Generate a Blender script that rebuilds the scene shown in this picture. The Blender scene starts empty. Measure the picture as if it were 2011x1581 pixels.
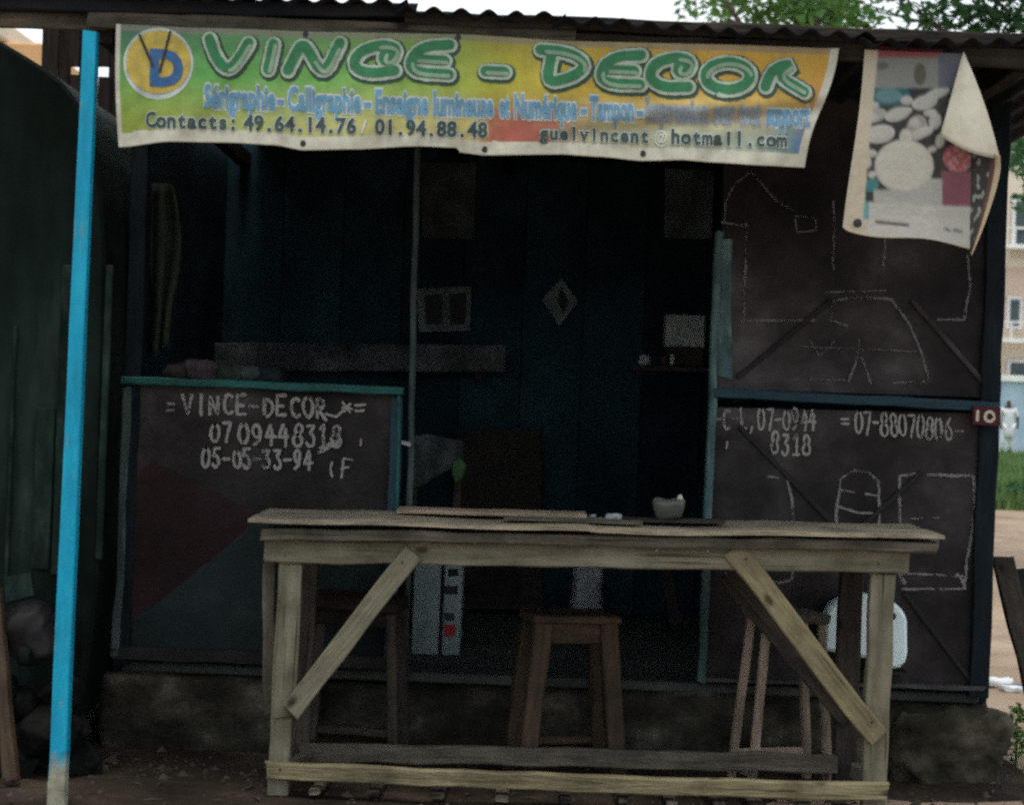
import bpy, bmesh, math, random
import numpy as np
from mathutils import Matrix, Vector, noise as mnoise

random.seed(7)
rng = np.random.default_rng(7)
scene = bpy.context.scene
COL = scene.collection
R = math.radians

# ------------------------------------------------------------------ camera
F = 3600.0                       # focal length in photograph pixels (photo is 2011 wide)
CX, CY = 1005.5, 790.5
CAMH = 1.32
CAM = Matrix.Translation((0, 0, CAMH)) @ Matrix.Rotation(R(90 - 0.33), 4, 'X') @ Matrix.Rotation(R(2.2), 4, 'Z')
cd = bpy.data.cameras.new('camera')
cd.sensor_width = 36.0
cd.lens = 36.0 * F / 2011.0
cd.clip_end = 2000
cam = bpy.data.objects.new('camera', cd)
cam.matrix_world = CAM
COL.objects.link(cam)
scene.camera = cam

# ------------------------------------------------------------------ sky and sun
SUN_EL, SUN_STRENGTH, SKY_STRENGTH = 76, 1.3, 0.13
w = bpy.data.worlds.new('World')
scene.world = w
w.use_nodes = True
nt = w.node_tree
sky = nt.nodes.new('ShaderNodeTexSky')
sky.sky_type = 'NISHITA'
sky.sun_disc = False
sky.sun_elevation = R(SUN_EL)
sky.sun_rotation = R(180)
sky.air_density = 1.0
sky.dust_density = 4.0
sky.ozone_density = 1.0
bg = nt.nodes['Background']
bg.inputs['Strength'].default_value = SKY_STRENGTH
# thin bright overcast: the clear sky seen through an even white veil
veil = nt.nodes.new('ShaderNodeMixRGB')
veil.inputs[0].default_value = 0.7
veil.inputs[2].default_value = (8.6, 8.9, 9.1, 1)
nt.links.new(sky.outputs[0], veil.inputs[1])
nt.links.new(veil.outputs[0], bg.inputs['Color'])
sl = bpy.data.lights.new('sun', 'SUN')
sl.energy = SUN_STRENGTH
sl.angle = R(12)
sl.color = (1.0, 0.93, 0.82)
so = bpy.data.objects.new('sun', sl)
so.rotation_euler = (R(90 - SUN_EL), 0, 0)
COL.objects.link(so)
vs = scene.view_settings
vs.view_transform = 'Standard'
vs.look = 'None'
vs.gamma = 1
vs.use_curve_mapping = False
vs.exposure = 0.34
scene.cycles.filter_width = 2.5
scene.cycles.use_denoising = False      # a phone picture taken in poor light keeps its grain
scene.cycles.use_adaptive_sampling = True
scene.cycles.adaptive_threshold = 0.05
cd.dof.use_dof = True
cd.dof.focus_distance = 6.0
cd.dof.aperture_fstop = 5.6


# ------------------------------------------------------------------ helpers
def U(px, py, Y):
    """world point at depth Y seen at photograph pixel (px, py)"""
    d = CAM.to_3x3() @ Vector(((px - CX) / F, -(py - CY) / F, -1.0))
    k = Y / d.y
    return Vector((d.x * k, Y, CAMH + d.z * k))


WM = {}


def put(ob, M, parent=None):
    COL.objects.link(ob)
    if parent is not None:
        ob.parent = parent
        ob.matrix_parent_inverse = WM[parent.name].inverted()
    ob.matrix_basis = M
    WM[ob.name] = M.copy()
    return ob


def tag(o, label=None, cat=None, group=None, kind=None):
    if label: o['label'] = label
    if cat: o['category'] = cat
    if group: o['group'] = group
    if kind: o['kind'] = kind
    return o


def thing(name, loc, label, cat, group=None):
    o = bpy.data.objects.new(name, None)
    o.empty_display_size = 0.1
    put(o, Matrix.Translation(loc))
    return tag(o, label, cat, group)


def mesh_obj(name, verts, faces, mat, parent=None, smooth=False, recentre=True):
    verts = [Vector(v) for v in verts]
    c = Vector((0, 0, 0))
    if recentre and verts:
        c = sum(verts, Vector()) / len(verts)
    me = bpy.data.meshes.new(name)
    me.from_pydata([tuple(v - c) for v in verts], [], faces)
    if mat: me.materials.append(mat)
    if smooth:
        me.polygons.foreach_set('use_smooth', [True] * len(me.polygons))
    me.update()
    return put(bpy.data.objects.new(name, me), Matrix.Translation(c), parent)


def bm_obj(name, bm, mat, parent=None, M=None, smooth=False):
    me = bpy.data.meshes.new(name)
    bmesh.ops.recalc_face_normals(bm, faces=bm.faces)
    bm.to_mesh(me)
    bm.free()
    if mat: me.materials.append(mat)
    if smooth:
        me.polygons.foreach_set('use_smooth', [True] * len(me.polygons))
    return put(bpy.data.objects.new(name, me), M or Matrix.Identity(4), parent)


def beam(name, p0, p1, w, t, mat, parent=None, jit=0.0034, up=None, seg=None, ch=0.004, taper=1.0, bow=0.0):
    """sawn board from p0 to p1; local X is the grain, w in the plane of sight, t along depth"""
    p0, p1 = Vector(p0), Vector(p1)
    ax = p1 - p0
    L = ax.length
    x = ax.normalized()
    yv = Vector(up) if up else Vector((0, 1, 0))
    if abs(x.dot(yv)) > 0.95:
        yv = Vector((0, 0, 1))
    z = x.cross(yv).normalized()
    y = z.cross(x).normalized()
    M = Matrix((x, y, z)).transposed().to_4x4()
    M.translation = (p0 + p1) / 2
    n = seg or max(2, int(L / 0.12))
    hw, ht = w / 2, t / 2
    ch = min(ch, hw * 0.4, ht * 0.4)
    prof = [(-ht + ch, -hw), (ht - ch, -hw), (ht, -hw + ch), (ht, hw - ch), (ht - ch, hw), (-ht + ch, hw), (-ht, hw - ch), (-ht, -hw + ch)]
    vs_, fs = [], []
    for i in range(n + 1):
        f = i / n
        k = (1 + (taper - 1) * f) * (1 + random.uniform(-.022, .022))
        oy, oz = random.uniform(-jit, jit), random.uniform(-jit, jit) + bow * math.sin(math.pi * f)
        for (a, b) in prof:
            ex = random.uniform(-jit, jit) * 2 if i in (0, n) else 0
            vs_.append((-L / 2 + L * f + ex, a * k + oy + random.uniform(-jit, jit) * .35, b * k + oz + random.uniform(-jit, jit) * .35))
    for i in range(n):
        for j in range(8):
            fs.append((i * 8 + j, i * 8 + (j + 1) % 8, (i + 1) * 8 + (j + 1) % 8, (i + 1) * 8 + j))
    fs.append(tuple(range(7, -1, -1)))
    fs.append(tuple(n * 8 + j for j in range(8)))
    me = bpy.data.meshes.new(name)
    me.from_pydata(vs_, [], fs)
    me.materials.append(mat)
    return put(bpy.data.objects.new(name, me), M, parent)


def prism(name, poly, Y, depth, mat, parent=None, bevel=0.003):
    """outline in photograph pixels at depth Y, given real thickness 'depth' behind it"""
    pts = [U(a, b, Y) for a, b in poly]
    c = sum(pts, Vector()) / len(pts)
    bm = bmesh.new()
    f = bm.faces.new([bm.verts.new(p - c) for p in pts])
    r = bmesh.ops.extrude_face_region(bm, geom=[f])
    bmesh.ops.translate(bm, vec=(0, depth, 0), verts=[g for g in r['geom'] if isinstance(g, bmesh.types.BMVert)])
    if bevel:
        bmesh.ops.bevel(bm, geom=list(bm.edges), offset=bevel, segments=1, affect='EDGES', clamp_overlap=True)
    return bm_obj(name, bm, mat, parent, Matrix.Translation(c))


def box(name, lo, hi, mat, parent=None, bevel=0.004, rz=0.0):
    lo, hi = Vector(lo), Vector(hi)
    c = (lo + hi) / 2
    bm = bmesh.new()
    bmesh.ops.create_cube(bm, size=1)
    bmesh.ops.scale(bm, vec=hi - lo, verts=bm.verts)
    if bevel:
        bmesh.ops.bevel(bm, geom=list(bm.edges), offset=bevel, segments=1, affect='EDGES', clamp_overlap=True)
    return bm_obj(name, bm, mat, parent, Matrix.Translation(c) @ Matrix.Rotation(rz, 4, 'Z'))


def rough_box(name, lo, hi, mat, parent=None, n=(30, 8, 10), amp=0.02, freq=6.0, round_=0.03, seed=0.0):
    """weathered masonry or rock: a gridded box pushed about by noise"""
    lo, hi = Vector(lo), Vector(hi)
    c, h = (lo + hi) / 2, (hi - lo) / 2
    bm = bmesh.new()
    vd = {}

    def gv(i, j, k):
        key = (i, j, k)
        if key not in vd:
            p = Vector((-h.x + 2 * h.x * i / n[0], -h.y + 2 * h.y * j / n[1], -h.z + 2 * h.z * k / n[2]))
            q = Vector((max(-h.x + round_, min(h.x - round_, p.x)), max(-h.y + round_, min(h.y - round_, p.y)), max(-h.z + round_, min(h.z - round_, p.z))))
            d = p - q
            if d.length > 1e-6:
                p = q + d.normalized() * round_
            s = (p + c) * freq + Vector((seed, seed, seed))
            nv = mnoise.noise_vector(s) * amp + mnoise.noise_vector(s * 3.1) * amp * .45
            vd[key] = bm.verts.new(p + nv)
        return vd[key]
    for a in range(n[0]):
        for b in range(n[1]):
            for k in (0, n[2]):
                bm.faces.new((gv(a, b, k), gv(a + 1, b, k), gv(a + 1, b + 1, k), gv(a, b + 1, k)))
    for a in range(n[0]):
        for b in range(n[2]):
            for k in (0, n[1]):
                bm.faces.new((gv(a, k, b), gv(a + 1, k, b), gv(a + 1, k, b + 1), gv(a, k, b + 1)))
    for a in range(n[1]):
        for b in range(n[2]):
            for k in (0, n[0]):
                bm.faces.new((gv(k, a, b), gv(k, a + 1, b), gv(k, a + 1, b + 1), gv(k, a, b + 1)))
    return bm_obj(name, bm, mat, parent, Matrix.Translation(c), smooth=True)


def lathe(name, prof, loc, mat, parent=None, n=20, M=None):
    vs_, fs = [], []
    for r, z in prof:
        for i in range(n):
            a = 2 * math.pi * i / n
            vs_.append((r * math.cos(a), r * math.sin(a), z))
    for k in range(len(prof) - 1):
        for i in range(n):
            fs.append((k * n + i, k * n + (i + 1) % n, (k + 1) * n + (i + 1) % n, (k + 1) * n + i))
    fs.append(tuple(range(n - 1, -1, -1)))
    fs.append(tuple((len(prof) - 1) * n + i for i in range(n)))
    me = bpy.data.meshes.new(name)
    me.from_pydata(vs_, [], fs)
    me.materials.append(mat)
    me.polygons.foreach_set('use_smooth', [len(p.vertices) == 4 for p in me.polygons])
    return put(bpy.data.objects.new(name, me), Matrix.Translation(loc) @ (M or Matrix.Identity(4)), parent)


# ------------------------------------------------------------------ materials
def mat_base(name):
    m = bpy.data.materials.new(name)
    m.use_nodes = True
    n = m.node_tree
    return m, n, n.nodes['Principled BSDF'], n.links


def ramp(n, stops):
    r = n.nodes.new('ShaderNodeValToRGB')
    e = r.color_ramp.elements
    while len(e) < len(stops): e.new(0.5)
    for el, (p, c) in zip(e, stops):
        el.position = p
        el.color = (*c, 1)
    return r


def grime(name, stops, scale=6.0, stretch=(1, 1, 1), rough=0.8, bump=0.15, bscale=40.0, metal=0.0, vary=0.25, spec=0.25, detail=8.0, world=False, blot=None, crack=False):
    """base colour broken up by stretched noise, with fine relief and a per-object brightness"""
    m, n, b, l = mat_base(name)
    tc = n.nodes.new('ShaderNodeTexCoord')
    src = tc.outputs['Object']
    if world:
        g = n.nodes.new('ShaderNodeNewGeometry')
        src = g.outputs['Position']
    mp = n.nodes.new('ShaderNodeMapping')
    mp.inputs['Scale'].default_value = stretch
    l.new(src, mp.inputs['Vector'])
    oi = n.nodes.new('ShaderNodeObjectInfo')
    add = n.nodes.new('ShaderNodeVectorMath'); add.operation = 'ADD'
    mulr = n.nodes.new('ShaderNodeMath'); mulr.operation = 'MULTIPLY'; mulr.inputs[1].default_value = 37.0
    l.new(oi.outputs['Random'], mulr.inputs[0])
    l.new(mp.outputs[0], add.inputs[0]); l.new(mulr.outputs[0], add.inputs[1])
    nz = n.nodes.new('ShaderNodeTexNoise')
    nz.inputs['Scale'].default_value = scale; nz.inputs['Detail'].default_value = detail; nz.inputs['Roughness'].default_value = 0.62
    l.new(add.outputs[0], nz.inputs['Vector'])
    r = ramp(n, stops)
    l.new(nz.outputs['Fac'], r.inputs[0])
    hsv = n.nodes.new('ShaderNodeHueSaturation')
    mr = n.nodes.new('ShaderNodeMapRange')
    mr.inputs['To Min'].default_value = 1 - vary; mr.inputs['To Max'].default_value = 1 + vary
    l.new(oi.outputs['Random'], mr.inputs['Value'])
    l.new(mr.outputs[0], hsv.inputs['Value']); l.new(r.outputs[0], hsv.inputs['Color'])
    out = hsv.outputs[0]
    off = n.nodes.new('ShaderNodeVectorMath'); off.operation = 'ADD'
    l.new(src, off.inputs[0]); l.new(mulr.outputs[0], off.inputs[1])

    def times(out, fac):
        mm = n.nodes.new('ShaderNodeMixRGB'); mm.blend_type = 'MULTIPLY'; mm.inputs[0].default_value = 1
        l.new(out, mm.inputs[1]); l.new(fac, mm.inputs[2])
        return mm.outputs[0]
    if blot:
        n4 = n.nodes.new('ShaderNodeTexNoise'); n4.inputs['Scale'].default_value = blot[0]; n4.inputs['Detail'].default_value = 7; n4.inputs['Roughness'].default_value = .6
        l.new(off.outputs[0], n4.inputs['Vector'])
        r4 = ramp(n, [(.33, (blot[1],) * 3), (.5, (1, 1, 1)), (.68, (blot[2],) * 3)])
        l.new(n4.outputs['Fac'], r4.inputs[0])
        out = times(out, r4.outputs[0])
    if crack:
        m5 = n.nodes.new('ShaderNodeMapping'); m5.inputs['Scale'].default_value = (1.6, 75, 75)
        l.new(off.outputs[0], m5.inputs['Vector'])
        n5 = n.nodes.new('ShaderNodeTexNoise'); n5.inputs['Scale'].default_value = 1.0; n5.inputs['Detail'].default_value = 3
        l.new(m5.outputs[0], n5.inputs['Vector'])
        r5 = ramp(n, [(.30, (.35, .33, .3)), (.37, (1, 1, 1))])
        l.new(n5.outputs['Fac'], r5.inputs[0])
        out = times(out, r5.outputs[0])
        vo = n.nodes.new('ShaderNodeTexVoronoi'); vo.inputs['Scale'].default_value = 1.0
        m6 = n.nodes.new('ShaderNodeMapping'); m6.inputs['Scale'].default_value = (4.5, 9, 9)
        l.new(off.outputs[0], m6.inputs['Vector']); l.new(m6.outputs[0], vo.inputs['Vector'])
        r6 = ramp(n, [(.06, (.3, .26, .22)), (.13, (1, 1, 1))])
        l.new(vo.outputs['Distance'], r6.inputs[0])
        out = times(out, r6.outputs[0])
    l.new(out, b.inputs['Base Color'])
    b.inputs['Roughness'].default_value = rough
    b.inputs['Metallic'].default_value = metal
    b.inputs['Specular IOR Level'].default_value = spec
    if bump:
        n2 = n.nodes.new('ShaderNodeTexNoise')
        n2.inputs['Scale'].default_value = bscale; n2.inputs['Detail'].default_value = 5
        l.new(add.outputs[0], n2.inputs['Vector'])
        bp = n.nodes.new('ShaderNodeBump'); bp.inputs['Strength'].default_value = bump; bp.inputs['Distance'].default_value = 0.02
        l.new(n2.outputs['Fac'], bp.inputs['Height']); l.new(bp.outputs[0], b.inputs['Normal'])
    return m


def attr_mat(name, rough=0.5, var=0.12, spec=0.3, stain=(0.25, 0.22, 0.16)):
    """print carried by a colour attribute, dulled by blotchy dirt"""
    m, n, b, l = mat_base(name)
    a = n.nodes.new('ShaderNodeVertexColor'); a.layer_name = 'print'
    tc = n.nodes.new('ShaderNodeTexCoord')
    nz = n.nodes.new('ShaderNodeTexNoise'); nz.inputs['Scale'].default_value = 9; nz.inputs['Detail'].default_value = 9
    nz.inputs['Roughness'].default_value = .7
    l.new(tc.outputs['Object'], nz.inputs['Vector'])
    r = ramp(n, [(0.42, (0, 0, 0)), (0.8, (1, 1, 1))])
    l.new(nz.outputs['Fac'], r.inputs[0])
    mu = n.nodes.new('ShaderNodeMath'); mu.operation = 'MULTIPLY'; mu.inputs[1].default_value = var * 4
    l.new(r.outputs[0], mu.inputs[0])
    mx = n.nodes.new('ShaderNodeMixRGB'); mx.inputs[2].default_value = (*stain, 1)
    l.new(mu.outputs[0], mx.inputs[0]); l.new(a.outputs[0], mx.inputs[1])
    l.new(mx.outputs[0], b.inputs['Base Color'])
    b.inputs['Roughness'].default_value = rough
    b.inputs['Specular IOR Level'].default_value = spec
    n2 = n.nodes.new('ShaderNodeTexNoise'); n2.inputs['Scale'].default_value = 30
    l.new(tc.outputs['Object'], n2.inputs['Vector'])
    bp = n.nodes.new('ShaderNodeBump'); bp.inputs['Strength'].default_value = .15; bp.inputs['Distance'].default_value = .02
    l.new(n2.outputs['Fac'], bp.inputs['Height']); l.new(bp.outputs[0], b.inputs['Normal'])
    return m


def chalk_mat(name, col, cover=0.45):
    """chalk dragged over rough paint: the stroke breaks up where it skipped"""
    m, n, b, l = mat_base(name)
    b.inputs['Base Color'].default_value = (*col, 1)
    b.inputs['Roughness'].default_value = 0.95
    g = n.nodes.new('ShaderNodeNewGeometry')
    nz = n.nodes.new('ShaderNodeTexNoise'); nz.inputs['Scale'].default_value = 120; nz.inputs['Detail'].default_value = 3
    l.new(g.outputs['Position'], nz.inputs['Vector'])
    n3 = n.nodes.new('ShaderNodeTexNoise'); n3.inputs['Scale'].default_value = 11
    l.new(g.outputs['Position'], n3.inputs['Vector'])
    ad = n.nodes.new('ShaderNodeMath'); ad.operation = 'ADD'
    l.new(nz.outputs['Fac'], ad.inputs[0]); l.new(n3.outputs['Fac'], ad.inputs[1])
    mr = n.nodes.new('ShaderNodeMapRange')
    mr.inputs['From Min'].default_value = 0.8 + (0.5 - cover) * .6; mr.inputs['From Max'].default_value = 1.1 + (0.5 - cover) * .6
    l.new(ad.outputs[0], mr.inputs['Value'])
    l.new(mr.outputs[0], b.inputs['Alpha'])
    return m


WOODW = (1.3, 11, 11)
M_wood = grime('weathered_wood', [(.25, (.066, .062, .042)), (.45, (.120, .114, .079)), (.6, (.150, .142, .101)), (.78, (.21, .20, .148))], 2.2, WOODW, .85, .35, 9, vary=.14, blot=(6.5, .6, 1.28), crack=True)
M_wood_y = grime('ochre_wood', [(.25, (.075, .065, .036)), (.5, (.145, .128, .073)), (.75, (.20, .18, .114))], 2.2, WOODW, .85, .35, 9, vary=.08, blot=(6.5, .6, 1.28), crack=True)
M_wood_pink = grime('planed_board', [(.25, (.13, .098, .07)), (.5, (.24, .185, .135)), (.78, (.34, .28, .21))], 3.5, WOODW, .8, .3, 9, vary=.1, blot=(6.5, .6, 1.28), crack=True)
M_wood_grey = grime('grey_wood', [(.25, (.035, .031, .024)), (.5, (.075, .067, .051)), (.75, (.13, .115, .09))], 3.4, WOODW, .9, .4, 9, vary=.2, blot=(6.5, .6, 1.28), crack=True)
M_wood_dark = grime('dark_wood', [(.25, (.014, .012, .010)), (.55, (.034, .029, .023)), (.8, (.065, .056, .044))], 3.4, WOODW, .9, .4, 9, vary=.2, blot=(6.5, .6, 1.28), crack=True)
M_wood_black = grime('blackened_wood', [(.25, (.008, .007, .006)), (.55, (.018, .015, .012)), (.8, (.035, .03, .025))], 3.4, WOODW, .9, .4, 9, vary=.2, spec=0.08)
M_stool_brown = grime('varnished_brown_wood', [(.25, (.016, .0105, .006)), (.5, (.036, .0235, .0135)), (.78, (.070, .047, .028))], 3.6, WOODW, .7, .3, 9, vary=.15, blot=(6.5, .6, 1.28), crack=True)
M_stool_pale = grime('bare_stool_wood', [(.25, (.11, .085, .065)), (.5, (.21, .165, .13)), (.78, (.33, .27, .215))], 3.6, WOODW, .8, .3, 9, vary=.15, blot=(6.5, .6, 1.28), crack=True)
M_top = grime('plywood_top', [(.25, (.085, .073, .052)), (.5, (.18, .158, .115)), (.78, (.30, .265, .20))], 2.4, (1, 9, 9), .85, .4, 14, vary=.05, blot=(6.5, .6, 1.28), crack=True)
M_blue = grime('turquoise_paint', [(.2, (.0, .19, .33)), (.5, (.0, .27, .44)), (.8, (.012, .33, .50))], 3, (1, 8, 8), .5, .2, 20, vary=0, blot=(5, .82, 1.08))
n_ = M_blue.node_tree
g_ = n_.nodes.new('ShaderNodeNewGeometry')
mp_ = n_.nodes.new('ShaderNodeMapping'); mp_.inputs['Scale'].default_value = (55, 55, 7)
z_ = n_.nodes.new('ShaderNodeTexNoise'); z_.inputs['Scale'].default_value = 1; z_.inputs['Detail'].default_value = 8; z_.inputs['Roughness'].default_value = .7
r_ = ramp(n_, [(.61, (0, 0, 0)), (.66, (1, 1, 1))])
mx_ = n_.nodes.new('ShaderNodeMixRGB'); mx_.inputs[2].default_value = (.16, .19, .16, 1)
n_.links.new(g_.outputs['Position'], mp_.inputs[0]); n_.links.new(mp_.outputs[0], z_.inputs['Vector']); n_.links.new(z_.outputs['Fac'], r_.inputs[0]); n_.links.new(r_.outputs[0], mx_.inputs[0])
b_ = n_.nodes['Principled BSDF']
n_.links.new(b_.inputs['Base Color'].links[0].from_socket, mx_.inputs[1]); n_.links.new(mx_.outputs[0], b_.inputs['Base Color'])
M_panel = grime('black_brown_sheet', [(.25, (.009, .0082, .0088)), (.45, (.018, .016, .017)), (.6, (.028, .0255, .0265)), (.82, (.058, .056, .058))], 2.6, (1, 1, 1), .75, .12, 16, vary=.05, world=True, blot=(2.6, .6, 1.75), spec=0.15)
M_maroon = grime('maroon_paint', [(.3, (.014, .009, .0105)), (.6, (.022, .0115, .0135)), (.85, (.036, .025, .027))], 4, (1, 1, 1), .75, .12, 16, vary=.05, world=True, blot=(3, .65, 1.6), spec=0.12)
M_dgreen = grime('bottle_green_paint', [(.3, (.006, .0105, .0115)), (.6, (.011, .018, .0185)), (.85, (.026, .034, .034))], 4, (1, 1, 1), .75, .12, 16, vary=.05, world=True, blot=(3, .65, 1.5), spec=0.12)
M_teal = grime('teal_paint', [(.25, (.004, .04, .041)), (.5, (.008, .075, .072)), (.8, (.025, .12, .11))], 5, (1, 6, 6), .6, .2, 20, vary=.1, blot=(7, .5, 1.3))
M_teal_blue = grime('dark_blue_paint', [(.25, (.003, .014, .022)), (.5, (.006, .028, .042)), (.8, (.014, .05, .065))], 5, (1, 6, 6), .6, .2, 20, vary=.1)
M_navy_post = grime('navy_black_paint', [(.25, (.002, .005, .008)), (.5, (.004, .009, .0135)), (.8, (.009, .018, .024))], 5, (1, 6, 6), .7, .2, 20, vary=.1, spec=0.12)
M_teal_pale = grime('chalky_teal_paint', [(.3, (.02, .055, .06)), (.5, (.05, .10, .105)), (.72, (.13, .20, .195))], 5, (1, 7, 7), .7, .25, 20, vary=.1, blot=(7, .5, 1.3))
M_post_thin = grime('worn_grey_paint', [(.3, (.013, .022, .024)), (.5, (.03, .047, .048)), (.8, (.07, .09, .09))], 6, (1, 8, 8), .7, .2, 20, vary=.1)
M_inner = grime('interior_dark_wall', [(.25, (.005, .0175, .024)), (.5, (.009, .026, .034)), (.8, (.015, .036, .045))], 2.0, (1, 1, .6), .85, .1, 15, vary=.38, world=True, blot=(2.2, .55, 1.5), spec=0.1)  # dark bluish paint, its teal lifted to paint in the interior's hazy veil
M_floor = grime('cement_floor', [(.25, (.022, .027, .027)), (.5, (.042, .049, .047)), (.8, (.075, .082, .076))], 4, (1, 1, 1), .9, .2, 30, vary=0)
M_plinth = grime('shaded_mossy_masonry', [(.28, (.006, .006, .005)), (.46, (.017, .016, .012)), (.58, (.034, .032, .025)), (.75, (.11, .105, .085))], 4.2, (1, 1, 1.3), .95, .6, 22, vary=.05, world=True, blot=(2.2, .5, 1.7), spec=0.08)  # mossy masonry with the shade at the kiosk's foot put into its colour
M_stone = grime('lit_mossy_stone', [(.25, (.012, .012, .008)), (.45, (.038, .036, .025)), (.6, (.085, .08, .06)), (.8, (.17, .165, .13))], 5, (1, 1, 1.2), .95, .7, 24, vary=.0, world=True, blot=(3, .5, 1.5), spec=0.1)  # mossy stone made paler: light on the right corner is in the colour
M_rock = grime('dark_rubble', [(.25, (.002, .0024, .002)), (.5, (.0055, .0063, .0057)), (.8, (.022, .0235, .021))], 9, (1, 1, 1), .95, .5, 25, vary=.3, spec=0.06)
M_roof = grime('rusty_roof_sheet', [(.25, (.005, .006, .009)), (.5, (.011, .0135, .018)), (.7, (.024, .023, .025)), (.85, (.06, .05, .042))], 3, (1, .6, 1), .7, .2, 30, metal=.1, vary=.15, spec=0.1)
M_neigh = grime('dark_green_metal', [(.25, (.002, .0045, .0038)), (.5, (.005, .0105, .0086)), (.62, (.010, .0185, .0155)), (.78, (.03, .044, .038))], 2.6, (2.2, 1, .35), .7, .15, 12, vary=.0, world=True, blot=(1.7, .4, 1.9), spec=0.05)
M_neigh_rib = grime('faded_green_metal', [(.3, (.003, .008, .0065)), (.5, (.008, .018, .0145)), (.75, (.035, .055, .047))], 4, (2.6, 1, .8), .7, .15, 12, vary=.2, world=True, blot=(2.5, .4, 1.8), spec=0.06)
M_white_plastic = grime('bluish_white_plastic', [(.25, (.50, .66, .70)), (.5, (.60, .75, .79)), (.8, (.68, .81, .84))], 7, (1, 1, 1), .5, .05, 12, vary=.02)
M_cab = grime('grey_green_enamel', [(.25, (.10, .15, .155)), (.5, (.15, .215, .22)), (.8, (.21, .275, .28))], 7, (1, 1, 1), .5, .05, 12, vary=.02)
M_grit = grime('dull_grit', [(.3, (.018, .015, .012)), (.6, (.05, .042, .032)), (.8, (.15, .135, .11))], 14, (1, 1, 1), .95, 0, vary=0, world=True)
M_hem = grime('soiled_cream_vinyl', [(.25, (.30, .285, .22)), (.5, (.43, .42, .345)), (.8, (.52, .51, .43))], 8, (1, 1, 1), .6, .1, 25, vary=.02)
M_paper = grime('grubby_white_paper', [(.25, (.14, .17, .18)), (.5, (.25, .28, .29)), (.8, (.40, .43, .43))], 9, (1, 1, 1), .8, .1, 25, vary=.12)
M_dim = grime('dusty_grey_card', [(.25, (.022, .032, .032)), (.5, (.05, .065, .065)), (.8, (.10, .12, .12))], 9, (1, 1, 1), .9, .1, 25, vary=.15, blot=(5, .5, 1.5))
M_sheet = grime('greyish_sheet', [(.25, (.05, .08, .08)), (.5, (.10, .14, .14)), (.8, (.16, .21, .21))], 9, (1, 1, 1), .9, .1, 25, vary=.1, blot=(5, .5, 1.4))
M_cardb = grime('brown_card', [(.25, (.016, .015, .014)), (.5, (.03, .027, .025)), (.8, (.055, .048, .043))], 6, (1, 1, 1), .9, .1, 25, vary=.1, spec=0.1)
M_cloth = grime('olive_cloth', [(.3, (.012, .018, .014)), (.55, (.03, .042, .03)), (.8, (.06, .07, .05))], 9, (3, 3, .6), .95, .2, 25, vary=.2)
M_cloth_pink = grime('faded_pink_cloth', [(.3, (.035, .026, .03)), (.8, (.09, .07, .08))], 9, (3, 3, .6), .95, .2, 25, vary=.2)
M_black = grime('black_plastic', [(.3, (.004, .004, .005)), (.8, (.012, .012, .014))], 6, (1, 1, 1), .6, .1, 20, vary=.1)
M_red = grime('red_paint', [(.3, (.22, .012, .02)), (.8, (.36, .03, .045))], 8, (1, 1, 1), .6, .1, 25, vary=.05)
M_dred = grime('dull_red_paint', [(.3, (.04, .006, .010)), (.8, (.07, .013, .018))], 8, (1, 1, 1), .7, .1, 25, vary=.05)
M_green = grime('leaf_green_plastic', [(.3, (.012, .05, .012)), (.8, (.04, .11, .03))], 8, (1, 1, 1), .6, .1, 25, vary=.1)
M_tub = grime('cloudy_plastic', [(.3, (.05, .056, .048)), (.8, (.13, .137, .115))], 8, (1, 1, 1), .35, .1, 25, vary=.1)
M_soil = grime('sandy_soil', [(.25, (.16, .115, .078)), (.5, (.27, .205, .145)), (.75, (.36, .285, .21))], 1.4, (1, 1, 1), .95, .5, 25, vary=0, world=True, blot=(.8, .85, 1.12))
M_dirt = grime('shade_toned_soil', [(.25, (.012, .009, .007)), (.5, (.026, .020, .015)), (.75, (.06, .047, .034))], 3.0, (1, 1, 1), .95, .5, 30, vary=0, world=True, blot=(2.5, .6, 1.5), spec=0.08)  # dark soil, darkened further to carry the shade round the stall
M_grassland = grime('grassy_soil', [(.3, (.05, .09, .02)), (.6, (.09, .15, .035)), (.8, (.16, .17, .07))], 1.5, (1, 1, 1), .95, .3, 25, vary=0, world=True)
M_blade = grime('grass_blades', [(.3, (.05, .10, .03)), (.6, (.10, .18, .055)), (.8, (.18, .24, .09))], 1.2, (1, 1, 1), .8, 0, vary=0, world=True)
M_leaf_a = grime('leaf_green', [(.3, (.04, .105, .03)), (.5, (.08, .19, .045)), (.72, (.18, .30, .08))], 1.6, (1, 1, 1), .6, 0, vary=.1, world=True)
M_leaf_b = grime('leaf_blue_green', [(.3, (.025, .07, .034)), (.5, (.05, .135, .055)), (.72, (.11, .22, .08))], 1.6, (1, 1, 1), .6, 0, vary=.1, world=True)
for m_ in (M_leaf_a, M_leaf_b):
    n_ = m_.node_tree
    b_ = n_.nodes['Principled BSDF']
    tr = n_.nodes.new('ShaderNodeBsdfTranslucent')
    mx = n_.nodes.new('ShaderNodeMixShader'); mx.inputs[0].default_value = .4
    src = b_.inputs['Base Color'].links[0].from_socket
    n_.links.new(src, tr.inputs['Color'])
    n_.links.new(b_.outputs[0], mx.inputs[1]); n_.links.new(tr.outputs[0], mx.inputs[2])
    n_.links.new(mx.outputs[0], n_.nodes['Material Output'].inputs['Surface'])
M_bark = grime('bark', [(.3, (.05, .04, .03)), (.8, (.14, .11, .085))], 5, (6, 6, 1), .95, .6, 12, vary=.1)
M_cream = grime('cream_render', [(.3, (.60, .54, .43)), (.6, (.68, .63, .52)), (.85, (.74, .7, .6))], .8, (1, 1, 1), .9, .05, 20, vary=.02, world=True)
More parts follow.
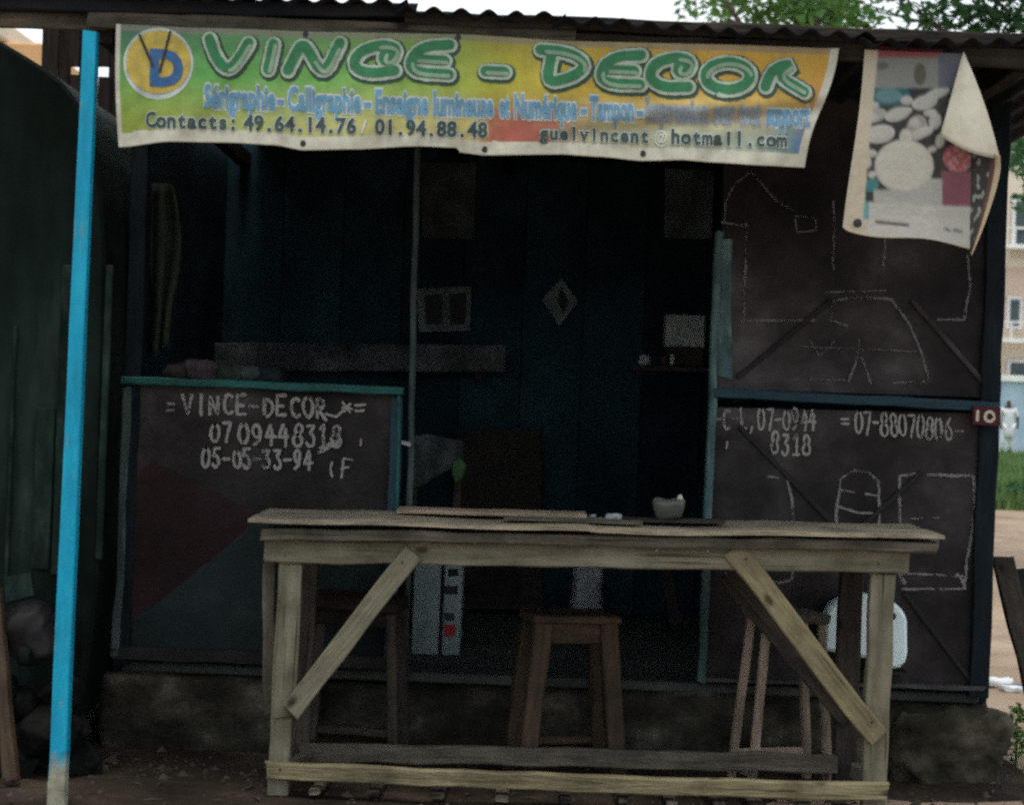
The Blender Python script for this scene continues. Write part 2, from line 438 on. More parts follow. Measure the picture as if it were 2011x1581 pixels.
M_peach = grime('peach_render', [(.3, (.54, .42, .33)), (.6, (.62, .50, .41)), (.85, (.68, .57, .48))], .8, (1, 1, 1), .9, .05, 20, vary=.02, world=True)
M_ochre = grime('orange_render', [(.3, (.55, .33, .16)), (.6, (.66, .45, .25)), (.85, (.7, .55, .38))], 1.5, (1, 1, 1), .9, .05, 20, vary=.02, world=True)
M_whitew = grime('white_wash', [(.3, (.62, .65, .65)), (.8, (.78, .8, .8))], 1.5, (1, 1, 1), .9, .05, 20, vary=.02, world=True)
M_bluewall = grime('pale_blue_wall', [(.25, (.22, .34, .44)), (.5, (.33, .46, .56)), (.8, (.50, .60, .66))], 1.2, (1, 1, 1), .9, .05, 20, vary=.02, world=True)
M_glass = grime('dark_window_glass', [(.3, (.02, .04, .045)), (.8, (.05, .08, .085))], 3, (1, 1, 1), .15, 0, spec=.5)
M_wire = grime('black_cable', [(.3, (.01, .01, .01)), (.8, (.02, .02, .02))], 3, (1, 1, 1), .7, 0)
M_skin = grime('brown_skin', [(.3, (.06, .032, .02)), (.8, (.10, .055, .036))], 5, (1, 1, 1), .6, 0)
M_robe = grime('white_cotton', [(.3, (.66, .70, .74)), (.8, (.78, .82, .85))], 5, (1, 1, 1), .9, .1, 20)
M_chalk = chalk_mat('white_chalk', (.23, .23, .22), .72)
M_chalk_thin = chalk_mat('faint_chalk', (.155, .155, .16), .62)
M_chalk_faint = chalk_mat('rubbed_chalk', (.10, .10, .105), .5)
M_crease = grime('scuffed_edge', [(.3, (.03, .03, .032)), (.8, (.07, .068, .07))], 8, (1, 1, 1), .8, 0, vary=.1)
M_print = attr_mat('banner_print', .5, .045, stain=(.16, .15, .10))
M_poster = attr_mat('poster_print', .55, .06)


def flat(name, c, rough=.6):
    m, n, b, l = mat_base(name)
    tc = n.nodes.new('ShaderNodeTexCoord')
    nz = n.nodes.new('ShaderNodeTexNoise'); nz.inputs['Scale'].default_value = 25; nz.inputs['Detail'].default_value = 6
    l.new(tc.outputs['Object'], nz.inputs['Vector'])
    r = ramp(n, [(.25, tuple(x * .65 for x in c)), (.7, tuple(min(1, x * 1.2) for x in c))])
    l.new(nz.outputs['Fac'], r.inputs[0]); l.new(r.outputs[0], b.inputs['Base Color'])
    b.inputs['Roughness'].default_value = rough
    return m


M_t_dark = flat('print_dark_green', (.012, .05, .03))
M_t_pale = flat('print_pale_green', (.31, .39, .31))
M_t_core = flat('print_green', (.012, .15, .055))
M_t_mid = flat('print_mid_green', (.18, .29, .20))
M_t_halo = flat('print_white', (.40, .46, .43))
M_t_blue = flat('print_blue', (.085, .23, .36))
M_t_blue_faded = flat('print_faded_blue', (.16, .215, .26))
M_t_halo_faded = flat('print_faded_white', (.31, .29, .235))
M_t_ink = flat('print_ink', (.018, .045, .04))
M_t_yel = flat('print_yellow', (.40, .31, .05))
M_t_navy = flat('print_royal_blue', (.018, .09, .24))
M_t_black = flat('print_black', (.01, .01, .012))
M_t_ghost = flat('print_faint_grey', (.42, .45, .40))

# ------------------------------------------------------------------ strokes and text
def arc(cx, cy, rx, ry, a0, a1, n=14):
    return [(cx + rx * math.cos(R(a0 + (a1 - a0) * i / n)), cy + ry * math.sin(R(a0 + (a1 - a0) * i / n))) for i in range(n + 1)]


G = {
    '0': [arc(.5, .5, .42, .5, 90, 450)],
    '1': [[(.25, .78), (.55, 1), (.55, 0)], [(.25, 0), (.85, .02)]],
    '3': [[(.15, .98), (.8, 1), (.42, .6)] + arc(.42, .3, .38, .3, 80, -150)],
    '4': [[(.55, 1), (.08, .38), (.95, .4)], [(.72, .8), (.66, 0)]],
    '5': [[(.85, 1), (.25, .98), (.2, .56)] + arc(.45, .3, .38, .31, 115, -150)],
    '6': [[(.78, 1), (.32, .62)] + arc(.5, .3, .36, .3, 150, -210)],
    '7': [[(.1, .97), (.88, 1), (.45, 0)]],
    '8': [arc(.5, .76, .34, .24, -90, 270), arc(.5, .26, .42, .26, 90, 450)],
    '9': [arc(.5, .7, .33, .3, 0, 360), [(.83, .7), (.74, .2), (.3, 0)]],
    'V': [[(.05, 1), (.5, 0), (.92, 1)]], 'I': [[(.5, 1), (.5, 0)]],
    'N': [[(.12, 0), (.12, 1), (.85, 0), (.88, 1)]],
    'C': [arc(.58, .5, .42, .5, 50, 310)],
    'E': [[(.88, 1), (.15, 1), (.12, 0), (.9, 0)], [(.14, .52), (.72, .52)]],
    'D': [[(.12, 0), (.12, 1)] + arc(.2, .5, .7, .5, 85, -85) + [(.12, 0)]],
    'O': [arc(.5, .5, .42, .5, 90, 450)],
    'R': [[(.15, 0), (.15, 1)] + arc(.3, .74, .48, .26, 90, -90) + [(.2, .46), (.95, -.1)]],
    'L': [[(.15, 1), (.15, 0), (.8, .02)]],
    'F': [[(.1, 0), (.3, 1), (1.1, .9)], [(.2, .5), (.8, .55)]],
    '-': [[(.15, .5), (.8, .52)]], '=': [[(.1, .68), (.85, .7)], [(.1, .32), (.8, .34)]],
    '*': [[(.2, .2), (.8, .8)], [(.2, .8), (.8, .2)], [(.1, .5), (.9, .5)]],
    '_': [[(0, 0), (.5, -.18), (1.0, .1)]], '(': [arc(.8, .5, .5, .5, 130, 230, 6)],
    ',': [[(.5, .15), (.35, -.15)]], '.': [[(.4, .05), (.55, .02)]], "'": [[(.5, 1), (.4, .6)]],
}


def resample(pl, step):
    out = [pl[0]]
    for a, b in zip(pl[:-1], pl[1:]):
        d = math.hypot(b[0] - a[0], b[1] - a[1])
        n = max(1, int(d / step))
        for i in range(1, n + 1):
            out.append((a[0] + (b[0] - a[0]) * i / n, a[1] + (b[1] - a[1]) * i / n))
    return out


class Ribbons:
    """flat strokes laid on a surface; mapf(px, py, lift) gives the point on it"""
    def __init__(self, mapf):
        self.v, self.f, self.mapf, self.k = [], [], mapf, 0

    def add(self, pl, wpx, lift=0.001, step=6, jit=0.0, caps=True):
        pl = resample(pl, step)
        if len(pl) < 2: return
        lift += self.k * 0.00006
        self.k += 1
        n = len(pl)
        L_, Rr = [], []
        for i, (x, y) in enumerate(pl):
            a, b = pl[max(0, i - 1)], pl[min(n - 1, i + 1)]
            dx, dy = b[0] - a[0], b[1] - a[1]
            d = math.hypot(dx, dy) or 1
            nx, ny = -dy / d, dx / d
            h = wpx / 2 * (1 + random.uniform(-jit, jit))
            L_.append((x + nx * h, y + ny * h)); Rr.append((x - nx * h, y - ny * h))
        o = len(self.v)
        for p, q in zip(L_, Rr):
            self.v += [self.mapf(*p, lift), self.mapf(*q, lift)]
        for i in range(n - 1):
            self.f.append((o + 2 * i, o + 2 * i + 1, o + 2 * i + 3, o + 2 * i + 2))
        if caps:
            for e, s in ((0, -1), (n - 1, 1)):
                x, y = pl[e]
                a, b = (pl[0], pl[1]) if e == 0 else (pl[-2], pl[-1])
                t = math.atan2(b[1] - a[1], b[0] - a[0]) + (math.pi if s < 0 else 0)
                o2 = len(self.v)
                pts = [(x + wpx / 2 * math.cos(t + R(g)), y + wpx / 2 * math.sin(t + R(g))) for g in range(-90, 91, 30)]
                self.v += [self.mapf(*p, lift) for p in pts]
                self.f.append(tuple(range(o2, o2 + len(pts))))

    def text(self, s, x0, x1, ytop, ybase, slope=0.0, wpx=6, gap=0.18, wob=1.5, jit=.25, lift=.0012):
        n = len(s)
        cw = (x1 - x0) / n
        for i, ch in enumerate(s):
            for pl in G.get(ch, []):
                ox, oy, hh = random.uniform(-wob, wob), random.uniform(-wob, wob), random.uniform(.93, 1.06)
                q = []
                for (u, v) in pl:
                    x = x0 + cw * (i + gap / 2 + u * (1 - gap)) + ox
                    y = ybase - (ybase - ytop) * v * hh + slope * (x - x0) + oy
                    q.append((x, y))
                self.add(q, wpx, lift, 5, jit)

    def build(self, name, mat, parent):
        return mesh_obj(name, self.v, self.f, mat, parent)


FM = {}


def font_mesh(s, offset=0.0):
    if (s, offset) in FM: return FM[(s, offset)]
    cu = bpy.data.curves.new('type', 'FONT')
    cu.body = s
    cu.size = 1.0
    cu.offset = offset
    cu.resolution_u = 3
    ob = bpy.data.objects.new('type', cu)
    COL.objects.link(ob)
    dg = bpy.context.evaluated_depsgraph_get()
    me = ob.evaluated_get(dg).to_mesh()
    vs_ = [tuple(v.co) for v in me.vertices]
    fs = [tuple(p.vertices) for p in me.polygons]
    ob.evaluated_get(dg).to_mesh_clear()
    bpy.data.objects.remove(ob)
    bpy.data.curves.remove(cu)
    bm = bmesh.new()
    bv = [bm.verts.new(p) for p in vs_]
    for q in fs:
        try: bm.faces.new([bv[i] for i in q])
        except ValueError: pass
    bmesh.ops.triangulate(bm, faces=bm.faces)
    for _ in range(3):
        le = [e for e in bm.edges if e.calc_length() > .2]
        if not le: break
        bmesh.ops.subdivide_edges(bm, edges=le, cuts=1)
        bmesh.ops.triangulate(bm, faces=[f for f in bm.faces if len(f.verts) > 3])
    bm.verts.index_update()
    vs_ = [tuple(v.co) for v in bm.verts]
    fs = [tuple(v.index for v in f.verts) for f in bm.faces]
    bm.free()
    FM[(s, offset)] = (vs_, fs)
    return vs_, fs


class Type:
    def __init__(self, mapf):
        self.v, self.f, self.mapf, self.k = [], [], mapf, 0

    def word(self, s, x0, x1, yb0, yb1, cap, lift, offset=0.0, ref=None, dx=0, dy=0):
        """word set so that it fills x0..x1; baseline runs from yb0 to yb1; cap is the capital height in px"""
        vs_, fs = font_mesh(s, offset)
        rv, _ = font_mesh(s, 0.0)
        a, b = min(p[0] for p in rv), max(p[0] for p in rv)
        lift += self.k * .00005
        self.k += 1
        o = len(self.v)
        for (x, y, z) in vs_:
            t = (x - a) / (b - a)
            self.v.append(self.mapf(x0 + (x1 - x0) * t + dx, yb0 + (yb1 - yb0) * t - y / .70 * cap + dy, lift))
        self.f += [tuple(o + i for i in f) for f in fs]

    def build(self, name, mat, parent):
        return mesh_obj(name, self.v, self.f, mat, parent)


# ------------------------------------------------------------------ setting: ground
YF = 6.5          # kiosk front
def ground_sheet():
    xs = np.unique(np.concatenate([np.linspace(-400, -12, 14), np.linspace(-12, -3, 19), np.linspace(-3, 3, 80), np.linspace(3, 12, 19), np.linspace(12, 400, 14)]))
    ys = np.unique(np.concatenate([np.linspace(-60, 3, 10), np.linspace(3, 8, 70), np.linspace(8, 30, 24), np.linspace(30, 700, 20)]))
    v, f = [], []
    for y in ys:
        for x in xs:
            z = 0.0
            if -4 < x < 5 and 2.5 < y < 10:
                z = mnoise.noise(Vector((x * 2.2, y * 2.2, 0))) * .012 + mnoise.noise(Vector((x * 9, y * 9, 3))) * .006
            v.append((x, y, z))
    n = len(xs)
    for j in range(len(ys) - 1):
        for i in range(n - 1):
            f.append((j * n + i, j * n + i + 1, (j + 1) * n + i + 1, (j + 1) * n + i))
    o = mesh_obj('ground', v, f, M_soil, None, smooth=True, recentre=False)
    return tag(o, kind='structure')


ground_sheet()

# dark soil round the stall's foot, with shade painted into its colour
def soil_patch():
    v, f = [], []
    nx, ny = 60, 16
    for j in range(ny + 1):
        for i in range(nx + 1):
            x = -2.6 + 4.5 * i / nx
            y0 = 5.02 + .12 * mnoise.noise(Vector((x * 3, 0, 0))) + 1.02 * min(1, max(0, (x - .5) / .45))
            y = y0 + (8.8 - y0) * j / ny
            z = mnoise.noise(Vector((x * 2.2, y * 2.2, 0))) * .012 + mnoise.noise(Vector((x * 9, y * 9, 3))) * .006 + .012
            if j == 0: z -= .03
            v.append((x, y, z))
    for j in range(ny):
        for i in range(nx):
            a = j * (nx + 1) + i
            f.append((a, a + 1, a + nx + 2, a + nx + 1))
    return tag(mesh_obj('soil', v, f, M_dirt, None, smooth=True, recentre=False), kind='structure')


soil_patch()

# pebbles and scraps on the soil
def pebbles():
    v, f = [], []
    for k in range(2600):
        x, y = random.uniform(-2.2, 2.4), random.uniform(5.2, 7.2)
        s = random.uniform(.004, .014) if random.random() < .93 else random.uniform(.015, .03)
        o = len(v)
        a = random.uniform(0, 6.28)
        for (dx, dy, dz) in ((1, 0, 0), (0, 1, 0), (-1, 0, 0), (0, -1, 0), (.1, .1, .8)):
            r = s * random.uniform(.7, 1.3)
            v.append((x + r * (dx * math.cos(a) - dy * math.sin(a)), y + r * (dx * math.sin(a) + dy * math.cos(a)), .008 + dz * s))
        f += [(o, o + 1, o + 4), (o + 1, o + 2, o + 4), (o + 2, o + 3, o + 4), (o + 3, o, o + 4)]
    return tag(mesh_obj('gravel', v, f, M_grit, None, recentre=False), 'loose pebbles and grit scattered on the soil', 'gravel', kind='stuff')


pebbles()


def debris():
    v, f = [], []
    for k in range(260):
        x, y = random.uniform(-2.2, 2.6), random.uniform(5.15, 6.9)
        a, L, wd = random.uniform(0, 6.28), random.uniform(.012, .05), random.uniform(.0015, .008)
        dx, dy, o = math.cos(a), math.sin(a), len(v)
        z = .016 + random.uniform(0, .006)
        v += [(x - dx * L, y - dy * L, z), (x - dy * wd, y + dx * wd, z + .006), (x + dx * L, y + dy * L, z), (x + dy * wd, y - dx * wd, z + .004)]
        f.append((o, o + 1, o + 2, o + 3))
    return tag(mesh_obj('debris', v, f, M_grit, None, recentre=False), 'dry leaves and twigs strewn on the soil', 'debris', kind='stuff')


debris()

# grass beyond the yard
gx0, gx1 = 4.5, 40
v = [(gx0, 24.5, .02), (gx1, 24.5, .02), (gx1, 57, .05), (gx0, 57, .05)]
tag(mesh_obj('grass_verge', v, [(0, 1, 2, 3)], M_grassland, None, recentre=False), kind='structure')


def grass_blades():
    v, f = [], []
    for k in range(9000):
        y = 24.3 + 30 * random.random() ** 1.5
        xr = y / F * 1400
        x = random.uniform(y / F * 850, xr)
        h = random.uniform(.12, .34)
        a = random.uniform(0, 6.28)
        lx, ly = random.uniform(-.1, .1), random.uniform(-.1, .1)
        wd = random.uniform(.012, .03)
        o = len(v)
        v += [(x - wd * math.cos(a), y - wd * math.sin(a), 0), (x + wd * math.cos(a), y + wd * math.sin(a), 0), (x + lx, y + ly, h)]
        f.append((o, o + 1, o + 2))
    return tag(mesh_obj('grass', v, f, M_blade, None, recentre=False), 'bright green grass growing beyond the sandy yard', 'grass', kind='stuff')


grass_blades()

# ------------------------------------------------------------------ foliage
def leaves(clumps, per, size, seed):
    rg = np.random.default_rng(seed)
    vs_, fs = [], []
    for (cx, cy, cz, r) in clumps:
        n = int(per * (r ** 2) * 4)
        for i in range(n):
            d = rg.normal(size=3)
            d /= np.linalg.norm(d) + 1e-9
            rad = r * rg.random() ** .45
            p = np.array([cx, cy, cz]) + d * rad * np.array([1, 1, .75])
            ax = rg.normal(size=3); ax[2] *= .6; ax /= np.linalg.norm(ax)
            b = np.cross(ax, rg.normal(size=3)); b /= np.linalg.norm(b) + 1e-9
            L = size * rg.uniform(.6, 1.4); W = L * rg.uniform(.3, .48)
            o = len(vs_)
            vs_ += [tuple(p - ax * L), tuple(p + b * W - ax * L * .1), tuple(p + ax * L), tuple(p - b * W - ax * L * .1)]
            fs.append((o, o + 1, o + 2, o + 3))
    return vs_, fs


def tube(name, pts, radii, mat, parent, n=8):
    vs_, fs = [], []
    for i, p in enumerate(pts):
        p = Vector(p)
        a = Vector(pts[max(0, i - 1)]); b = Vector(pts[min(len(pts) - 1, i + 1)])
        t = (b - a).normalized()
        u = t.cross(Vector((.3, .9, .2))).normalized(); w_ = t.cross(u)
        for k in range(n):
            g = 2 * math.pi * k / n
            vs_.append(p + (u * math.cos(g) + w_ * math.sin(g)) * radii[i])
    for i in range(len(pts) - 1):
        for k in range(n):
            fs.append((i * n + k, i * n + (k + 1) % n, (i + 1) * n + (k + 1) % n, (i + 1) * n + k))
    fs.append(tuple(range(n - 1, -1, -1)))
    fs.append(tuple((len(pts) - 1) * n + k for k in range(n)))
    return mesh_obj(name, vs_, fs, mat, parent, smooth=True)


def tree(base, clumps, label, mat, per, size, seed, trunk_r=.2):
    b = Vector(base)
    t = thing('tree', b, label, 'tree')
    top = sum((Vector(c[:3]) for c in clumps), Vector()) / len(clumps)
    mid = b.lerp(top, .55) + Vector((.2, 0, 0))
    tr = tube('trunk', [b, b.lerp(mid, .5) + Vector((-.1, .05, 0)), mid, top], [trunk_r, trunk_r * .8, trunk_r * .65, trunk_r * .3], M_bark, t)
    rr = random.Random(seed)
    for c in rr.sample(clumps, min(8, len(clumps))):
        c = Vector(c[:3])
        tube('branch', [mid, mid.lerp(c, .5) + Vector((0, 0, .25)), c], [trunk_r * .4, trunk_r * .22, trunk_r * .08], M_bark, t, 6)
    vs_, fs = leaves(clumps, per, size, seed)
    mesh_obj('crown', vs_, fs, mat, t)
    return t


rr = random.Random(3)
YT = 19.0
cl = []
for k in range(52):
    px, py = rr.uniform(1400, 1700), rr.uniform(-420, 38)
    p = U(px, py, YT + rr.uniform(-1.4, 1.6))
    cl.append((p.x, p.y, p.z, rr.uniform(.24, .5)))
for (px, py, r) in ((1470, 15, .3), (1530, 20, .32), (1600, 12, .42), (1655, 22, .34), (1445, -10, .2), (1560, 45, .22), (1640, 55, .2), (1500, 40, .2), (1425, 30, .2), (1415, 5, .16), (1490, 20, .3), (1560, 15, .34), (1620, 30, .3), (1680, 30, .22), (1700, 45, .16), (1590, 45, .25)):
    p = U(px, py, YT)
    cl.append((p.x, p.y, p.z, r))
pb = U(1560, 900, YT)
tree((pb.x, YT, 0), cl, 'pale airy green tree rising behind the middle right of the roof', M_leaf_a, 150, .06, 11)
cl = []
for k in range(60):
    px, py = rr.uniform(1790, 2350), rr.uniform(-560, 25)
    p = U(px, py, 15 + rr.uniform(-1.2, 1.4))
    cl.append((p.x, p.y, p.z, rr.uniform(.26, .5)))
for (px, py, r) in ((1800, 20, .2), (1790, 40, .14), (1850, 15, .3), (1930, 20, .34), (1990, 25, .3), (1880, 40, .22), (1960, 48, .22), (2030, 40, .3),
                    (2032, 150, .16), (2020, 215, .1), (2045, 260, .14), (1770, 10, .12), (1745, 2, .1), (1820, 45, .2), (1900, 15, .32), (1960, 15, .32), (2000, 50, .25), (1850, 50, .18), (1920, 52, .18)):
    p = U(px, py, 15)
    cl.append((p.x, p.y, p.z, r))
pb = U(2180, 900, 15)
tree((pb.x, 15, 0), cl, 'darker leafy green tree over the right end of the roof', M_leaf_b, 170, .055, 12)
cl = []
for k in range(26):
    px, py = rr.uniform(1985, 2120), rr.uniform(245, 420)
    p = U(px, py, 48 + rr.uniform(-1, 1))
    cl.append((p.x, p.y, p.z, rr.uniform(.35, .8)))
pb = U(2060, 900, 48)
tree((pb.x, 48, 0), cl, 'distant tree standing in front of the cream apartment block', M_leaf_b, 24, .16, 13, .16)

# shrub on the grass at the yard's edge
ps = thing('bush', (U(1990, 1000, 26).x, 26, 0), 'low dark green bush at the edge of the sandy yard', 'bush')
cl = []
for k in range(16):
    p = U(rr.uniform(1930, 2090), rr.uniform(950, 990), 26 + rr.uniform(-.4, .4))
    cl.append((p.x, p.y, max(.05, p.z), rr.uniform(.12, .22)))
vs_, fs = leaves(cl, 300, .05, 15)
mesh_obj('foliage', vs_, fs, M_leaf_b, ps)
tube('stem', [(U(1990, 1000, 26).x, 26, 0), (U(1995, 960, 26).x, 26, .3)], [.03, .015], M_bark, ps, 6)

# ------------------------------------------------------------------ background buildings
def building_right():
    Y = 72.0
    a = U(1925, 800, Y); t = thing('apartment_building', (a.x, Y, 0), 'cream and peach apartment block far beyond the yard', 'building')
    x0, x1 = a.x, a.x + 16
    zt = U(1990, 225, Y).z

    def zz(py): return U(1995, py, Y).z
    box('wall', (x0, Y, 0), (x1, Y + 8, zt), M_cream, t, .02)
    box('wall', (x0 + .02, Y - .06, zz(585)), (x1, Y - .003, zz(525)), M_peach, t, .01)
    box('wall', (x0 + .02, Y - .07, zz(655)), (x1, Y - .065 + .062, zz(588)), M_peach, t, .01)
    rf = box('roof', (x0 - .4, Y - .5, zt + .004), (x1 + .4, Y + 8.4, zt + .3), M_whitew, t, .02)
    for (pa, pb, y0, y1) in ((1995, 2035, 395, 480), (1984, 2000, 588, 640), (1984, 2030, 712, 738), (2060, 2100, 395, 480), (2050, 2085, 588, 640)):
        p, q = U(pa, y0, Y - .1), U(pb, y1, Y - .1)
        fr = box('window', (p.x - .12, Y - .16, q.z - .12), (q.x + .12, Y - .08, p.z + .12), M_whitew, t, .01)
        box('pane', (p.x, Y - .19, q.z), (q.x, Y - .163, p.z), M_glass, fr, 0)
    for py in (485, 668):
        b_ = box('balcony', (x0 + .1, Y - 1.0, zz(py) - .14), (x1 - .2, Y - .18, zz(py)), M_whitew, t, .01)
        rl = box('railing', (x0 + .1, Y - 1.0, zz(py) + .62), (x1 - .2, Y - .94, zz(py) + .7), M_whitew, b_, .005)
        for i in range(26):
            xx = x0 + .2 + i * .6
            box('baluster', (xx, Y - .99, zz(py) + .003), (xx + .07, Y - .95, zz(py) + .617), M_whitew, b_, 0)


building_right()
Y = 58.0
wx = U(1900, 800, Y).x
t = thing('boundary_wall', (wx, Y, 0), 'pale blue boundary wall with a white coping behind the grass', 'wall')
box('wall', (wx, Y, 0), (wx + 24, Y + .25, U(1995, 750, Y).z), M_bluewall, t, .01)
box('coping', (wx, Y - .08, U(1995, 750, Y).z + .002), (wx + 24, Y + .33, U(1995, 738, Y).z), M_whitew, t, .01)
for i in range(6):
    box('pilaster', (wx + .6 + i * 4, Y - .1, 0), (wx + 1.0 + i * 4, Y - .003, U(1995, 752, Y).z), M_bluewall, t, .01)

# small house behind the left end
Y = 16.0
a, b = U(-420, 60, Y), U(82, 135, Y)
t = thing('house', (b.x, Y, 0), 'sunlit orange and cream house glimpsed under the beam at far left', 'building')
box('wall', (a.x, Y, 0), (b.x, Y + 5, U(60, 82, Y).z), M_ochre, t, .02)
box('roof', (a.x - .3, Y - .3, U(10, 82, Y).z + .005), (U(14, 60, Y).x, Y + 5.3, U(10, 40, Y).z), M_cream, t, .02)
wn = box('window', (a.x + .6, Y - .06, 1.3), (a.x + 1.5, Y - .003, 2.5), M_whitew, t, .01)
box('pane', (a.x + .68, Y - .08, 1.38), (a.x + 1.42, Y - .063, 2.42), M_glass, wn, 0)

# person in white, far off
def person():
    Y = 54.0
    f0 = U(1977, 893, Y)
    X, h = f0.x, 1.66
    t = thing('person', (X, Y, 0), 'distant person in loose white clothes walking past the blue wall', 'person')

    def skin(name, pts, edges, radii, mat):
        me = bpy.data.meshes.new(name)
        me.from_pydata([(X + p[0], Y + p[1], p[2]) for p in pts], edges, [])
        me.materials.append(mat)
        o = put(bpy.data.objects.new(name, me), Matrix.Identity(4), t)
        sm = o.modifiers.new('skin', 'SKIN')
        for sv, r in zip(me.skin_vertices[0].data, radii):
            sv.radius = (r, r)
        me.skin_vertices[0].data[0].use_root = True
        s2 = o.modifiers.new('sub', 'SUBSURF'); s2.levels = 1; s2.render_levels = 1
        sm.use_smooth_shade = True
    P = [(0, 0, .92), (0, 0, 1.15), (0, 0, 1.38), (0, 0, 1.46), (0, -.02, 1.56), (0, -.01, 1.64),
         (-.18, 0, 1.36), (-.25, .03, 1.1), (-.24, -.08, .88), (-.24, -.1, .78),
         (.18, 0, 1.36), (.27, -.03, 1.12), (.30, .06, .9), (.31, .07, .8),
         (-.1, 0, .86), (-.13, -.04, .48), (-.14, .06, .08), (-.14, -.08, .03),
         (.1, 0, .86), (.13, .06, .48), (.15, .14, .08), (.15, .02, .03)]
    E = [(0, 1), (1, 2), (2, 3), (3, 4), (4, 5), (2, 6), (6, 7), (7, 8), (8, 9), (2, 10), (10, 11), (11, 12), (12, 13),
         (0, 14), (14, 15), (15, 16), (16, 17), (0, 18), (18, 19), (19, 20), (20, 21)]
    Rd = [.13, .12, .13, .055, .09, .07, .06, .045, .035, .035, .06, .045, .035, .035, .085, .06, .045, .035, .085, .06, .045, .035]
    skin('body', P, E, Rd, M_skin)
    skin('shirt', [(0, 0, .95), (0, 0, 1.15), (0, 0, 1.38), (-.19, 0, 1.36), (-.255, .03, 1.1), (.19, 0, 1.36), (.275, -.03, 1.12), (0, 0, .72), (0, .02, .46)],
         [(0, 1), (1, 2), (2, 3), (3, 4), (2, 5), (5, 6), (0, 7), (7, 8)], [.19, .17, .165, .085, .075, .085, .075, .21, .235], M_robe)
    skin('trousers', [(0, 0, .9), (-.1, 0, .84), (-.13, -.04, .48), (-.14, .06, .14), (.1, 0, .84), (.13, .06, .48), (.15, .14, .14)],
         [(0, 1), (1, 2), (2, 3), (0, 4), (4, 5), (5, 6)], [.16, .12, .095, .085, .12, .095, .085], M_robe)


person()

# cables in the sky between the trees
for i, (a, b) in enumerate((((1100, -200), (2300, 200)), ((1100, -120), (2300, 140)))):
    a, b = U(*a, 24), U(*b, 24)
    pts = [a.lerp(b, k / 16) - Vector((0, 0, .05 * math.sin(math.pi * k / 16))) for k in range(17)]
    o = tube('power_cable', pts, [.012] * 17, M_wire, None, 5)
    tag(o, ('steeper' if i == 0 else 'flatter') + ' of two black overhead cables crossing the gap between the two trees', 'cable')

# ------------------------------------------------------------------ neighbouring stall on the left
YN = 6.15
t = thing('neighbouring_stall', (U(90, 1200, YN).x, YN, 0), 'dark green metal stall with a rounded top at the left edge', 'stall')
poly = [(-420, 10), (-250, 12), (-120, 32), (-40, 60), (0, 80), (42, 104), (86, 132), (120, 158), (146, 190), (168, 236), (186, 300), (200, 390), (206, 500),
        (203, 700), (196, 1000), (190, 1165), (174, 1300), (150, 1420), (-440, 1420)]
prism('body', poly, YN, 1.6, M_neigh, t, .012)
for (xa, xb, y0, y1) in ((60, 96, 800, 1120), (100, 118, 520, 1130), (186, 200, 520, 1100), (8, 16, 640, 1150), (-70, -40, 500, 1130), (-160, -130, 500, 1130)):
    k = .0384
    prism('rib', [(xa + (1100 - y0) * k, y0), (xb + (1100 - y0) * k, y0), (xb + (1100 - y1) * k, y1), (xa + (1100 - y1) * k, y1)], YN - .014, .0125, M_neigh_rib, t, .004)
prism('patch', [(6, 1135), (60, 1125), (66, 1170), (12, 1185)], YN - .012, .011, M_neigh_rib, t, .002)

# rubble, black sack and pole at its foot
zr = [(-150, 1480, .17), (-60, 1470, .15), (20, 1480, .14), (95, 1440, .13), (150, 1490, .10), (40, 1390, .11), (120, 1360, .09), (-10, 1350, .10), (170, 1520, .07), (70, 1525, .07), (-40, 1400, .14)]
def hull_rock(name, c, r, mat, seed, flat=.8):
    rg = random.Random(seed)
    bm = bmesh.new()
    for k in range(26):
        d = Vector((rg.gauss(0, 1), rg.gauss(0, 1), rg.gauss(0, 1))).normalized() * r * rg.uniform(.72, 1.08)
        bm.verts.new((d.x, d.y * .9, d.z * flat))
    h = bmesh.ops.convex_hull(bm, input=bm.verts)
    bmesh.ops.delete(bm, geom=[g for g in h['geom_interior'] if isinstance(g, bmesh.types.BMVert)], context='VERTS')
    bmesh.ops.bevel(bm, geom=list(bm.edges), offset=r * .05, segments=1, affect='EDGES', clamp_overlap=True)
    return bm_obj(name, bm, mat, None, Matrix.Translation(c))


zr += [(60, 1440, .06), (110, 1500, .055), (150, 1430, .06), (130, 1545, .035)]
for i, (px, py, r) in enumerate(zr):
    p = U(px, py, YN - .12 - .03 * (i % 4))
    p.z = max(r * .5, p.z)
    o = hull_rock('rock', p, r, M_rock, i + 40)
    tag(o, 'dark lump of rubble in the heap at the foot of the dark green stall', 'rock', 'rubble beside the stall')
p = U(62, 1225, YN - .18)
o = rough_box('plastic_sack', p - Vector((.085, .09, .13)), p + Vector((.085, .08, .06)), M_black, None, (10, 8, 9), .03, 9, .06, 2.2)
tag(o, 'crumpled black plastic sack lying on the rubble left of the blue pole', 'sack')
p = U(52, 1292, YN - .27)
o = rough_box('broken_block', p - Vector((.028, .03, .03)), p + Vector((.024, .03, .035)), M_neigh_rib, None, (6, 5, 6), .012, 14, .012, 5.2)
tag(o, 'small pale grey broken block beneath the black sack', 'block')
o = beam('wooden_pole', U(-12, 1160, 5.9), U(22, 1535, 5.75), .045, .045, M_stool_brown, None, .003)
tag(o, 'reddish brown wooden pole leaning at the left edge of the picture', 'pole')

